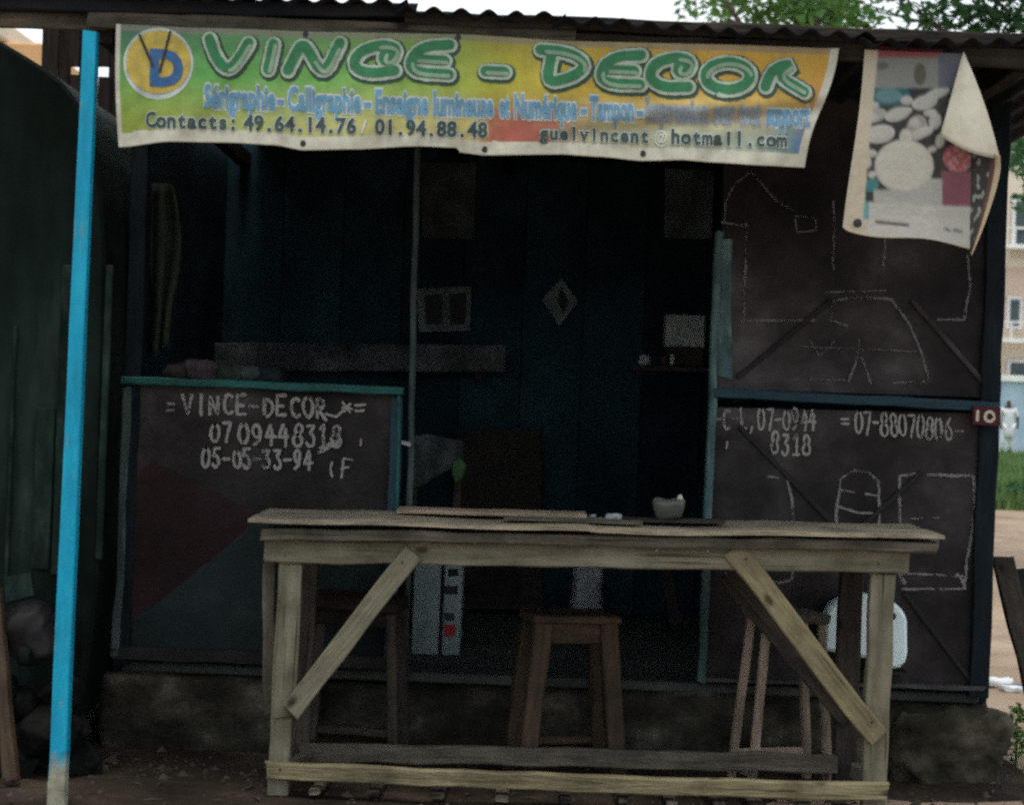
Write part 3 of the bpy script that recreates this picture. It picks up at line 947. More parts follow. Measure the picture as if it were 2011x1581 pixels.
# gloomy boarding behind, between the two stalls, with chinks of daylight
t = thing('plank_fence', (U(150, 1200, 9.6).x, 9.6, 0), 'dark boarding behind the blue pole with chinks of daylight', 'fence')
for (xa, xb, y0, y1) in ((86, 118, 20, 1300), (117, 141, 20, 1300), (140, 159, 20, 131), (140, 159, 146, 1300), (158, 195, 20, 1300), (194, 218, 20, 131), (194, 218, 150, 1300), (217, 262, 20, 1300)):
    pa, pb = U(xa, y0, 9.6), U(xb, y1, 9.6)
    bx_ = (pa.x + U(xb, y0, 9.6).x) / 2
    wdt = (xb - xa) / F * 9.6
    k_ = .024 if int(xa) in (117, 158, 217) else 0
    beam('plank', (bx_, 9.6 + k_, pb.z), (bx_, 9.6 + k_, pa.z), wdt + .001, .022, M_wood_black, t, .0006)
beam('rail', U(80, 300, 9.675), U(260, 306, 9.675), .08, .03, M_wood_dark, t, .002)
beam('rail', U(80, 900, 9.675), U(260, 906, 9.675), .08, .03, M_wood_dark, t, .002)

# ------------------------------------------------------------------ the kiosk
YB = 5.50            # plane of the roof edge, pole and banner
XL, XR = U(236, 1000, YF).x, U(1952, 1000, YF).x
ZF = U(1080, 1334, YF).z
ZT = U(1000, 60, YF).z
YK = 8.5
kiosk = thing('kiosk', ((XL + XR) / 2, YF, 0), 'dark open fronted sign painter\'s kiosk with chalked panels and corrugated roof', 'kiosk')
rough_box('plinth', (XL - .05, YF - .05, -.06), (XR + .035, YK + .05, ZF - .035), M_plinth, kiosk, (70, 16, 10), .022, 5, .04)
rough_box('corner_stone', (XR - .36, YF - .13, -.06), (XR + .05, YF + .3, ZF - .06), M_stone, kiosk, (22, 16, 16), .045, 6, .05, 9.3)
box('floor', (XL + .02, YF + .02, ZF - .034), (XR - .02, YK, ZF), M_floor, kiosk, .006)
nbw = 11
for i in range(nbw):
    xa_, xb_ = XL + (XR - XL) * i / nbw, XL + (XR - XL) * (i + 1) / nbw
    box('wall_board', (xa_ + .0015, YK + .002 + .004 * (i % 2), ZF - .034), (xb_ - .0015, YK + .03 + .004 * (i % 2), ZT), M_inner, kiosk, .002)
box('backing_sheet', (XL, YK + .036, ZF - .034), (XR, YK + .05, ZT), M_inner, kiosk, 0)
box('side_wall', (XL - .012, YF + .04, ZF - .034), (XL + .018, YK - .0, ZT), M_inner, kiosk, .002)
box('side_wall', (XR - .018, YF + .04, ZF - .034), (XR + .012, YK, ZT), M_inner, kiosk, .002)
# corner posts
beam('corner_post', (XL + .03, YF + .0, ZF), (XL + .03, YF + .0, ZT + .02), .06, .06, M_navy_post, kiosk)
beam('corner_post', (XR - .035, YF + .0, ZF), (XR - .035, YF + .0, ZT + .02), .07, .06, M_navy_post, kiosk)

# left counter panel
lp = prism('counter_panel', [(246, 752), (786, 774), (772, 1312), (216, 1292)], YF - .015, .03, M_panel, kiosk, .002)
prism('painted_field', [(258, 940), (300, 905), (500, 1005), (478, 1045), (300, 1190), (232, 1235), (240, 1100)], YF - .0185, .003, M_maroon, lp, 0)
prism('painted_field', [(503, 1008), (770, 1012), (764, 1308), (470, 1300), (218, 1288), (226, 1243), (303, 1194), (481, 1050)], YF - .0185, .003, M_dgreen, lp, 0)
beam('top_rail', U(240, 746, YF - .035), U(792, 768, YF - .035), .028, .05, M_teal, kiosk)
beam('stile', U(778, 782, YF - .03), U(764, 1310, YF - .03), .042, .03, M_teal_blue, kiosk)
beam('edge_strip', U(786, 778, YF - .038), U(778, 1010, YF - .038), .012, .03, M_teal, kiosk)
beam('stile', U(250, 760, YF - .03), U(228, 1288, YF - .03), .032, .03, M_post_thin, kiosk)
beam('bottom_rail', U(222, 1282, YF - .03), U(764, 1302, YF - .03), .045, .03, M_panel, kiosk)


def on_panel(off):
    return lambda px, py, lift: U(px + 2.2 * mnoise.noise(Vector((px / 30, py / 30, off))), py + 2.2 * mnoise.noise(Vector((px / 30, py / 30, 7 + off))), YF + off - lift)


rb = Ribbons(on_panel(-.0205))
rb.text('=', 325, 345, 782, 815, .02, 5)
rb.text('VINCE-DECOR', 355, 645, 775, 812, .025, 6.5)
rb.add([(640, 812), (660, 818), (676, 806)], 5, .0012)
rb.text('*=', 668, 722, 786, 815, .02, 5)
rb.text('07', 410, 455, 832, 868, .02, 6.5)
rb.text('0944', 464, 570, 834, 872, .02, 6.5)
rb.text('8318', 574, 672, 834, 876, .02, 6.2)
rb.add([(632, 880), (668, 866)], 9, .0012, jit=.3)
rb.add([(628, 888), (645, 878)], 8, .0012, jit=.3)
rb.text('05-05-33-94', 394, 614, 882, 918, .018, 6.5)
rb.text('(F', 640, 690, 902, 940, -.02, 4.5)
rb.text("'", 700, 716, 862, 890, 0, 4)
rb.build('chalk_lettering', M_chalk, lp)['kind'] = 'stuff'

# door posts
beam('door_post', U(824, 120, YF), U(797, 1335, YF), .020, .04, M_post_thin, kiosk)
beam('latch', U(782, 868, YF - .03), U(806, 874, YF - .03), .016, .016, M_paper, kiosk, .002)
dp = beam('door_post', U(1411, 455, YF - .02), U(1378, 1338, YF - .02), .026, .05, M_teal_pale, kiosk)
beam('jamb_board', U(1424, 470, YF - .0), U(1420, 742, YF - .0), .055, .03, M_teal_pale, kiosk, .004)

# right panels
up = prism('shutter_panel', [(1428, 120), (1975, 130), (1955, 782), (1408, 764)], YF - .008, .03, M_panel, kiosk, .002)
lo = prism('shutter_panel', [(1408, 800), (1953, 812), (1930, 1352), (1372, 1334)], YF - .008, .03, M_panel, kiosk, .002)
beam('middle_rail', U(1404, 770, YF - .03), U(1958, 800, YF - .03), .036, .05, M_teal_blue, kiosk)
beam('bottom_rail', U(1376, 1334, YF - .02), U(1932, 1352, YF - .02), .016, .04, M_crease, kiosk)
# strengthening bars folded into the sheet
for (a, b, pn) in (((1448, 742), (1632, 590), up), ((1790, 590), (1945, 765), up), ((1452, 838), (1655, 1048), lo), ((1812, 925), (1655, 1068), lo), ((1775, 1165), (1905, 1335), lo)):
    beam('brace_bar', U(*a, YF - .012), U(*b, YF - .012), .018, .012, M_panel if pn is up else M_black, pn, .001, ch=.003)
rb = Ribbons(on_panel(-.009))
rb.add([(1422, 432), (1424, 400), (1440, 365), (1475, 335), (1500, 365), (1530, 400), (1558, 412)], 3.5)
rb.add([(1418, 436), (1466, 442)], 5, jit=.4)
rb.add([(1466, 440), (1464, 520), (1460, 630)], 5, jit=.4)
rb.add([(1456, 630), (1600, 628)], 5, jit=.4)
rb.add([(1638, 395), (1636, 528)], 4.5, jit=.4)
rb.add([(1560, 425), (1600, 428), (1602, 452), (1565, 456), (1562, 428)], 2.5)
rb.add([(1740, 455), (1734, 530)], 5, jit=.4)
rb.add([(1900, 500), (1906, 560), (1893, 628), (1840, 627)], 4.5, jit=.4)
rb.add([(1622, 574), (1740, 570)], 3, jit=.4)
rb.add([(1638, 590), (1700, 582), (1752, 588), (1788, 640), (1812, 700), (1824, 748), (1756, 752)], 4.5, jit=.4)
rb.add([(1636, 592), (1630, 630), (1665, 640)], 4, jit=.4)
rb.add([(1688, 668), (1685, 700), (1668, 748)], 4.5, jit=.4)
rb.add([(1692, 700), (1710, 752)], 4.5, jit=.4)
rb.add([(1570, 680), (1800, 690)], 2, jit=.4)
rb.add([(1560, 744), (1660, 746)], 2.5, jit=.4)
rb.add([(1590, 668), (1610, 700), (1640, 668)], 2, jit=.4)
rb.build('chalk_drawing', M_chalk_faint, up)['kind'] = 'stuff'
rb = Ribbons(on_panel(-.009))
rb.text('-C-L,07-0944', 1402, 1604, 803, 843, .01, 4.6, .12)
rb.text('8318', 1512, 1594, 850, 892, .03, 5.4)
rb.text("'", 1418, 1436, 866, 900, 0, 4)
rb.text('=', 1650, 1672, 815, 840, .02, 4.5)
rb.text('07-88070806', 1676, 1870, 806, 850, .075, 4.6, .12)
rb.text('-', 1872, 1898, 830, 865, .02, 4)
rb.build('chalk_lettering', M_chalk, lo)['kind'] = 'stuff'
rb = Ribbons(on_panel(-.0088))
rb.add([(1545, 935), (1556, 985), (1558, 1030)], 4.5, jit=.4)
rb.add([(1508, 936), (1528, 938)], 3, jit=.4)
rb.add([(1558, 1118), (1554, 1140), (1530, 1146), (1512, 1142)], 5, jit=.4)
rb.add([(1424, 1126), (1450, 1140)], 4, jit=.4)
rb.add([(1640, 1060), (1644, 990), (1652, 940), (1676, 924), (1706, 928), (1724, 945), (1728, 1000), (1722, 1060)], 5, jit=.4)
rb.add([(1650, 962), (1676, 968)], 4, jit=.4)
rb.add([(1700, 970), (1722, 974)], 4, jit=.4)
rb.add([(1648, 996), (1690, 1008), (1722, 1008)], 4.5, jit=.4)
rb.add([(1768, 1040), (1766, 935), (1800, 930)], 5, jit=.4)
rb.add([(1790, 944), (1812, 924)], 3, jit=.4)
rb.add([(1822, 933), (1912, 934), (1914, 1000), (1900, 1090), (1894, 1152)], 5.5, jit=.4)
rb.add([(1785, 1020), (1845, 1016)], 3, jit=.4)
rb.add([(1770, 1126), (1890, 1132)], 4, jit=.4)
rb.add([(1772, 1158), (1896, 1156)], 4.5, jit=.4)
rb.add([(1768, 1128), (1776, 1146)], 7, jit=.4)
rb.add([(1880, 1128), (1896, 1150)], 6, jit=.4)
rb.build('chalk_drawing', M_chalk_thin, lo)['kind'] = 'stuff'

pl = prism('plaque', [(1912, 797), (1966, 800), (1964, 838), (1910, 834)], YF - .075, .016, M_dred, kiosk, .002)
rb = Ribbons(on_panel(-.0765))
rb.add([(1920, 808), (1920, 824)], 6)
rb.add([(1943 + 9 * math.cos(R(a)), 817 + 9 * math.sin(R(a))) for a in range(0, 361, 30)], 5.5, caps=False)
rb.build('plaque_lettering', M_hem, pl)['kind'] = 'stuff'

# roof: corrugated sheets laid side by side, each with its own sag
def roof_sheet(xa, ya, xb, yb, i, dep=3.35):
    a, b = U(xa, ya, YB - .06), U(xb, yb, YB - .06)
    per = .0815
    nx = max(8, int((b.x - a.x) / per * 10))
    ny = 9
    v, f = [], []
    sag = random.uniform(-.006, .004)
    for j in range(ny + 1):
        t = j / ny
        y = YB - .06 + t * dep
        for k in range(nx + 1):
            u = k / nx
            x = a.x + (b.x - a.x) * u
            z = a.z + (b.z - a.z) * u - .012 - .010 * dep * t + sag * math.sin(math.pi * u) + .005 * mnoise.noise(Vector((x * 5, y * 1.3, i)))
            z += .0105 * math.cos(2 * math.pi * x / per + i * .8) * (1 + .35 * mnoise.noise(Vector((x * 4, i * 2.0, 0))))
            yy = y + (.02 * mnoise.noise(Vector((x * 3, i, 1))) if j == 0 else 0)
            v.append((x, yy, z))
    n0 = len(v)
    v += [(p[0], p[1], p[2] - .0015) for p in v]
    W_ = nx + 1
    for j in range(ny):
        for k in range(nx):
            q = (j * W_ + k, j * W_ + k + 1, (j + 1) * W_ + k + 1, (j + 1) * W_ + k)
            f.append(q)
            f.append(tuple(n0 + c for c in reversed(q)))
    for k in range(nx):
        f.append((k, n0 + k, n0 + k + 1, k + 1))
    return mesh_obj('roof_sheet', v, f, M_roof, kiosk, smooth=True)


for i, s in enumerate(((-420, -46, -70, -34), (-90, -38, 246, -30), (228, -26, 800, -8), (778, 8, 1112, 21), (1085, 27, 1425, 48), (1400, 50, 1722, 60), (1690, 72, 2060, 68), (2040, 72, 2330, 92))):
    roof_sheet(*s, i, .42 if i < 2 else 3.35)
# battens under the sheets
beam('roof_batten', U(-420, -2, YB + .03), U(820, 24, YB + .03), .042, .05, M_roof, kiosk)
beam('roof_batten', U(800, 36, YB + .03), U(2330, 92, YB + .03), .04, .05, M_wood_dark, kiosk)
beam('front_beam', U(-420, 18, YB + .075), U(215, 40, YB + .075), .062, .04, M_wood_grey, kiosk)
beam('front_beam', U(176, 38, YB + .035), U(1130, 74, YB + .035), .05, .04, M_wood_grey, kiosk)
beam('front_beam', U(1120, 84, YB + .04), U(2330, 124, YB + .04), .056, .04, M_wood_dark, kiosk)
beam('rafter', U(206, 60, YB + .06), U(206, 60, YB + .06) + Vector((0, 3.0, -.02)), .07, .05, M_wood_black, kiosk, up=(1, 0, 0))
beam('rafter', U(2005, 120, YB + .07), U(2005, 120, YB + .07) + Vector((0, 3.0, -.02)), .07, .05, M_wood_black, kiosk, up=(1, 0, 0))
beam('rafter', U(1000, 80, YB + .06), U(1000, 80, YB + .06) + Vector((0, 3.0, -.02)), .07, .05, M_wood_black, kiosk, up=(1, 0, 0))
# red strip on the beam above the poster
beam('painted_strip', U(1706, 94, YB + .012), U(1850, 102, YB + .012), .02, .012, M_dred, kiosk, .001)

# blue pole
p0, p1 = U(112, 1600, YB - .02), U(179, 62, YB - .02)
p0 = p0 + (p0 - p1) * ((p0.z + .03) / (p1.z - p0.z)) if p0.z > -.03 else p0
pole = thing('pole', (p0.x, p0.y, 0), 'bright turquoise wooden pole with a bare foot holding up the roof at left', 'pole')
cut = p0.lerp(p1, (U(125, 1470, YB).z - p0.z) / (p1.z - p0.z))
beam('shaft', cut, p1, .050, .05, M_blue, pole, .001, taper=.82, seg=10)


def pole_foot():
    """bare lower end: the blue thins out into grey wood in ragged streaks"""
    m, n, b, l = mat_base('pole_foot_paint')
    g = n.nodes.new('ShaderNodeNewGeometry')
    sp = n.nodes.new('ShaderNodeSeparateXYZ'); l.new(g.outputs['Position'], sp.inputs[0])
    mp = n.nodes.new('ShaderNodeMapping'); mp.inputs['Scale'].default_value = (60, 60, 9); l.new(g.outputs['Position'], mp.inputs[0])
    nz = n.nodes.new('ShaderNodeTexNoise'); nz.inputs['Scale'].default_value = 1.0; nz.inputs['Detail'].default_value = 6; l.new(mp.outputs[0], nz.inputs['Vector'])
    ma = n.nodes.new('ShaderNodeMath'); ma.operation = 'MULTIPLY_ADD'; ma.inputs[1].default_value = .16
    l.new(nz.outputs['Fac'], ma.inputs[0]); l.new(sp.outputs['Z'], ma.inputs[2])
    zc = cut.z
    mr = n.nodes.new('ShaderNodeMapRange'); mr.inputs['From Min'].default_value = zc - .0; mr.inputs['From Max'].default_value = zc + .075
    l.new(ma.outputs[0], mr.inputs['Value'])
    mx = n.nodes.new('ShaderNodeMixRGB'); mx.inputs[1].default_value = (.30, .30, .22, 1); mx.inputs[2].default_value = (.0, .27, .42, 1)
    l.new(mr.outputs[0], mx.inputs[0])
    n2 = n.nodes.new('ShaderNodeTexNoise'); n2.inputs['Scale'].default_value = 30; n2.inputs['Detail'].default_value = 8; l.new(g.outputs['Position'], n2.inputs['Vector'])
    r = ramp(n, [(.3, (.55, .55, .55)), (.7, (1.1, 1.1, 1.1))]); l.new(n2.outputs['Fac'], r.inputs[0])
    mm = n.nodes.new('ShaderNodeMixRGB'); mm.blend_type = 'MULTIPLY'; mm.inputs[0].default_value = 1
    l.new(mx.outputs[0], mm.inputs[1]); l.new(r.outputs[0], mm.inputs[2])
    l.new(mm.outputs[0], b.inputs['Base Color'])
    b.inputs['Roughness'].default_value = .75
    return m


beam('foot', p0, cut, .053, .053, pole_foot(), pole, .001, seg=6, taper=.95)

# ------------------------------------------------------------------ banner
def lin(pts, x):
    for (a, b), (c, d) in zip(pts[:-1], pts[1:]):
        if x <= c:
            t = max(0, (x - a) / (c - a))
            t = t * t * (3 - 2 * t) * .5 + t * .5
            return b + (d - b) * t
    return pts[-1][1]


TOP = [(222, 46), (400, 54), (650, 62), (900, 66), (1130, 80), (1400, 86), (1648, 94)]
BOT = [(222, 290), (240, 289), (330, 278), (450, 280), (540, 285), (595, 295), (700, 293), (820, 287), (898, 290), (902, 299), (950, 305), (1100, 303), (1180, 308), (1262, 316), (1340, 314), (1400, 319), (1500, 325), (1582, 329), (1650, 329)]


def wave(px, py):
    s = max(0, min(1.3, (py - 60) / 230))
    o = .0035 * mnoise.noise(Vector((px / 45 + py / 70, py / 60, 2))) * (.4 + s) + .0018 * mnoise.noise(Vector((px / 16, py / 30, 8)))
    o += .010 * s * math.sin(px / 62 + .6) + .006 * s * math.sin(px / 27 + py / 60) + .004 * math.sin(px / 140 + py / 45)
    # sagging fold running up to the right
    if px > 1080:
        yc = 238 - (px - 1130) * .105
        d = (py - yc) / 20
        k = min(1, (px - 1080) / 120)
        o -= .009 * k * math.exp(-d * d) - .007 * k * math.exp(-((py - yc - 26) / 15) ** 2)
    d = (px - 905 - (py - 150) * .12) / 14
    o -= .006 * math.exp(-d * d)
    return o


YBN = YB - .01


def on_banner(px, py, lift):
    return U(px, py, YBN + wave(px, py) - lift)


def lerp3(a, b, t): return tuple(x + (y - x) * t for x, y in zip(a, b))


def grad(stops, x):
    for (a, ca), (b, cb) in zip(stops[:-1], stops[1:]):
        if x <= b:
            return lerp3(ca, cb, max(0, (x - a) / (b - a)))
    return stops[-1][1]


def banner_col(px, py, v):
    top = grad([(222, (.03, .12, .14)), (330, (.05, .17, .14)), (480, (.08, .24, .15)), (700, (.10, .24, .10)), (860, (.16, .28, .08)), (980, (.32, .32, .05)), (1150, (.42, .33, .05)), (1400, (.44, .27, .05)), (1650, (.46, .32, .05))], px)
    mid = grad([(222, (.11, .30, .09)), (420, (.10, .36, .12)), (650, (.14, .38, .12)), (860, (.22, .38, .08)), (1000, (.38, .38, .05)), (1150, (.48, .37, .06)), (1350, (.50, .355, .09)), (1560, (.48, .32, .08)), (1650, (.45, .17, .06))], px)
    low = grad([(222, (.22, .32, .06)), (400, (.30, .40, .12)), (600, (.40, .44, .22)), (800, (.44, .44, .22)), (930, (.46, .42, .22)), (965, (.40, .17, .09)), (1010, (.36, .10, .08)), (1060, (.36, .16, .13)), (1120, (.36, .33, .27)), (1300, (.38, .42, .40)), (1500, (.30, .38, .44)), (1560, (.10, .22, .38)), (1650, (.22, .16, .26))], px)
    if v < .42: c = lerp3(top, mid, v / .42)
    else: c = lerp3(mid, low, min(1, (v - .42) / .36))
    c = (c[0] * 1.06, c[1] * 1.02, c[2] * .72) if px < 1560 or v < .5 else c
    # ragged blotches in the print
    nb = mnoise.noise(Vector((px / 60, py / 35, 1.0)))
    c = tuple(max(0, x * (1 + .22 * nb)) for x in c)
    if 960 < px < 1150 and .60 < v < .93:
        k = min(1, (1150 - px) / 60) * .6
        c = lerp3(c, (.34, .09, .075), k)
    if px > 1130 and .54 < v < .66:  # shaded streak along the sagging fold, tinted into the print
        c = lerp3(c, (.34, .22, .19), .5)
    return c


banner = thing('banner', U(930, 180, YBN), 'long green and yellow vinyl shop banner hung across the roof edge', 'banner')


def banner_sheet():
    nx, ny = 380, 84
    v, f, cols = [], [], []
    for j in range(ny + 1):
        t = j / ny
        for i in range(nx + 1):
            s = i / nx
            xl = 228 - 4 * math.sin(math.pi * t) + 5 * t
            xr = 1648 - 68 * t + 5 * math.sin(math.pi * t * 2)
            px = xl + (xr - xl) * s
            py = lin(TOP, px) + (lin(BOT, px) - lin(TOP, px)) * t
            v.append(on_banner(px, py, 0))
            hem = t > .885 + .012 * mnoise.noise(Vector((px / 50, 0, 4))) or px < xl + 9 or px > xr - 16
            c = banner_col(px, py, t)
            if hem:
                k = 1 + .12 * mnoise.noise(Vector((px / 20, py / 20, 0)))
                c = (.52 * k, .52 * k, .43 * k)
            elif t < .05:
                c = lerp3(c, (.22, .20, .16), .7)
            dirt = 1 - .22 * max(0, mnoise.noise(Vector((px / 38, py / 90, 11)))) - .15 * max(0, mnoise.noise(Vector((px / 9, py / 30, 3))))
            cols.append((*(q * dirt * .88 for q in c), 1))
    for j in range(ny):
        for i in range(nx):
            a = j * (nx + 1) + i
            f.append((a, a + 1, a + nx + 2, a + nx + 1))
    o = mesh_obj('sheet', v, f, M_print, banner, smooth=True)
    ca = o.data.color_attributes.new('print', 'FLOAT_COLOR', 'POINT')
    ca.data.foreach_set('color', [x for c in cols for x in c])
    sm = o.modifiers.new('thickness', 'SOLIDIFY'); sm.thickness = .0012; sm.offset = -1
    return o


banner_sheet()

# title lettering: each letter given by its pen strokes
TITLE = [
    [[(412, 76), (424, 112), (446, 139), (466, 122), (489, 84)]],
    [[(538, 86), (527, 136)]],
    [[(566, 138), (590, 88), (602, 90), (626, 136), (642, 138), (668, 84)]],
    [[(776, 138), (735, 144), (702, 138), (694, 118), (716, 95), (762, 87), (782, 98), (768, 120), (752, 118), (758, 102)]],
    [[(884, 88), (830, 91), (804, 120), (814, 142), (882, 146)], [(820, 116), (874, 119)]],
    [[(954, 139), (992, 141)]],
    [[(1084, 108), (1074, 160), (1106, 158), (1148, 138), (1144, 116), (1110, 101), (1062, 97)]],
    [[(1260, 108), (1206, 111), (1178, 138), (1188, 164), (1258, 166)], [(1196, 137), (1246, 139)]],
    [[(1352, 170), (1300, 172), (1274, 150), (1288, 122), (1330, 111), (1360, 120), (1348, 144), (1330, 140), (1336, 126)]],
    [[(1430 + 44 * math.cos(R(a)), 149 + 27 * math.sin(R(a))) for a in range(0, 361, 20)]],
    [[(1504, 170), (1518, 134), (1562, 124), (1526, 148), (1580, 180)]],
]


def smooth_pl(pl, it=2):
    for _ in range(it):
        if len(pl) < 3: return pl
        q = [pl[0]]
        for a, b in zip(pl[:-1], pl[1:]):
            q += [(a[0] * .75 + b[0] * .25, a[1] * .75 + b[1] * .25), (a[0] * .25 + b[0] * .75, a[1] * .25 + b[1] * .75)]
        pl = q + [pl[-1]]
    return pl


LAYERS = (('title_letter', M_t_core, 19, .0062, -1, -1), ('outline', M_t_pale, 31, .0042, 0, 0), ('shadow', M_t_dark, 39, .0022, 2, 3), ('shine', M_t_mid, 8, .0080, 3, 3))
k_ = 0
for strokes in TITLE:
    letter = None
    for nm, mt, wd, lf, dx, dy in LAYERS:
        rb = Ribbons(on_banner)
        rb.k = k_
        for pl in strokes:
            pl = smooth_pl(pl)
            if nm == 'shine':
                k = len(pl)
                pl = pl[k // 2:int(k * .95)] if k > 8 else pl
            rb.add([(x + dx, y + dy) for x, y in pl], wd, lf, 4, jit=.05)
        o = rb.build(nm, mt, letter or banner)
        letter = letter or o
    k_ += 2

# services line
SV = [('Sérigraphie', 402, 540), ('-', 546, 556), ('Calligraphie', 566, 708), ('-', 716, 727), ('Enseigne', 738, 840), ('lumineuse', 852, 968), ('et', 981, 1000), ('Numérique', 1011, 1132),
      ('-', 1142, 1151), ('Tampon', 1159, 1244), ('-', 1252, 1262), ('Impression', 1270, 1390), ('sur', 1403, 1444), ('tout', 1452, 1494), ('support', 1506, 1590)]


def yb(x): return 210 + (x - 402) * .031
for i_, (s, a, b) in enumerate(SV):
    ha, tx = Type(on_banner), Type(on_banner)
    ha.k = tx.k = i_ % 2
    tx.word(s, a, b, yb(a), yb(b), 45, .0042, .034)
    ha.word(s, a, b, yb(a), yb(b), 45, .0022, .095)
    wd_o = tx.build('services_lettering', M_t_blue_faded if 1255 < a < 1460 else M_t_blue, banner)
    wd_o['kind'] = 'stuff'
    ha.build('halo', M_t_halo_faded if 1255 < a < 1460 else M_t_halo, wd_o)['kind'] = 'stuff'
ha, tx, gh = Type(on_banner), Type(on_banner), Type(on_banner)


def yc(x): return 248 + (x - 288) * .0315
def spaced(s, a, b, T1, T2, cap):
    n = len(s)
    adv = (b - a) / n
    for i, ch in enumerate(s):
        if ch == ' ': continue
        x = a + adv * (i + .5)
        rv = font_mesh(ch)[0]
        w2 = min(adv * .44, (max(p[0] for p in rv) - min(p[0] for p in rv)) * cap / .70 * .46)
        T1.word(ch, x - w2, x + w2, yc(x), yc(x), cap, .0024, .085)
        T2.word(ch, x - w2, x + w2, yc(x), yc(x), cap, .0046, .035)


spaced('Contacts:', 286, 468, ha, tx, 29)
spaced('49.64.14.76', 478, 700, ha, tx, 29)
spaced('01.94.88.48', 736, 958, ha, tx, 29)
spaced('guelvincent', 1058, 1276, ha, tx, 26)
spaced('hotmail.com', 1316, 1546, ha, tx, 28)
gh.word('/', 708, 720, yc(708), yc(720), 28, .0042, .02)
gh.word('@', 1286, 1310, yc(1286), yc(1310), 24, .0042, .02)
ha.build('contact_halo', M_t_halo, banner)['kind'] = 'stuff'
tx.build('contact_lettering', M_t_ink, banner)['kind'] = 'stuff'
gh.build('faded_lettering', M_t_ghost, banner)['kind'] = 'stuff'

# round emblem
def disc(cx, cy, rx, ry, lift, mat, nm):
    v = [on_banner(cx, cy, lift)]
    f = []
    rings, n = 5, 40
    for k in range(1, rings + 1):
        for i in range(n):
            a = 2 * math.pi * i / n
            v.append(on_banner(cx + rx * k / rings * math.cos(a), cy + ry * k / rings * math.sin(a), lift))
    for i in range(n):
        f.append((0, 1 + i, 1 + (i + 1) % n))
        for k in range(rings - 1):
            f.append((1 + k * n + i, 1 + (k + 1) * n + i, 1 + (k + 1) * n + (i + 1) % n, 1 + k * n + (i + 1) % n))
    return mesh_obj(nm, v, f, mat, banner, smooth=True)


disc(311, 124, 69, 71, .0022, M_t_halo, 'emblem_ring')
disc(311, 121, 63, 62, .0042, M_t_yel, 'emblem')
tx = Type(on_banner)
tx.word('D', 299, 355, 164, 166, 66, .0060, .055)
tx.build('emblem_lettering', M_t_navy, banner)
rb = Ribbons(on_banner)
rb.add([(274, 68), (300, 128)], 5, .0078)
rb.add([(334, 62), (314, 140)], 5, .0078)
rb.build('emblem_strokes', M_t_black, banner)['kind'] = 'stuff'
for (px, py) in ((595, 281), (952, 293), (1263, 301), (600, 66), (900, 72)):
    v = [on_banner(px, py, .004)] + [on_banner(px + 5.5 * math.cos(R(a)), py + 6.5 * math.sin(R(a)), .003) for a in range(0, 360, 30)]
    mesh_obj('grommet', v, [(0, i, i % 12 + 1) for i in range(1, 13)], M_t_black, banner)

# ------------------------------------------------------------------ poster
poster = thing('poster', U(1790, 280, YB), 'curling poster of white crockery with its right corner folded over, at right', 'poster')


def in_ell(x, y, cx, cy, rx, ry, rot=0):
    c, s = math.cos(R(rot)), math.sin(R(rot))
    dx, dy = x - cx, y - cy
    return ((dx * c + dy * s) / rx) ** 2 + ((-dx * s + dy * c) / ry) ** 2 < 1


DISHES = [(1728, 262, 29, 17, -12), (1704, 232, 20, 10, -8), (1762, 224, 25, 12, -18), (1818, 198, 24, 11, -18), (1846, 180, 17, 8, -20), (1806, 262, 20, 9, -15), (1796, 240, 11, 9, 0), (1836, 236, 12, 16, 10),
          (1708, 300, 14, 8, 5), (1846, 275, 9, 14, 15), (1826, 220, 13, 7, -10), (1712, 205, 14, 7, 0), (1780, 196, 12, 9, 0), (1702, 318, 9, 12, 0), (1830, 292, 10, 6, -20), (1783, 215, 8, 6, 0)]
CRM, WHT, DRK = (.46, .43, .34), (.45, .46, .42), (.014, .017, .02)


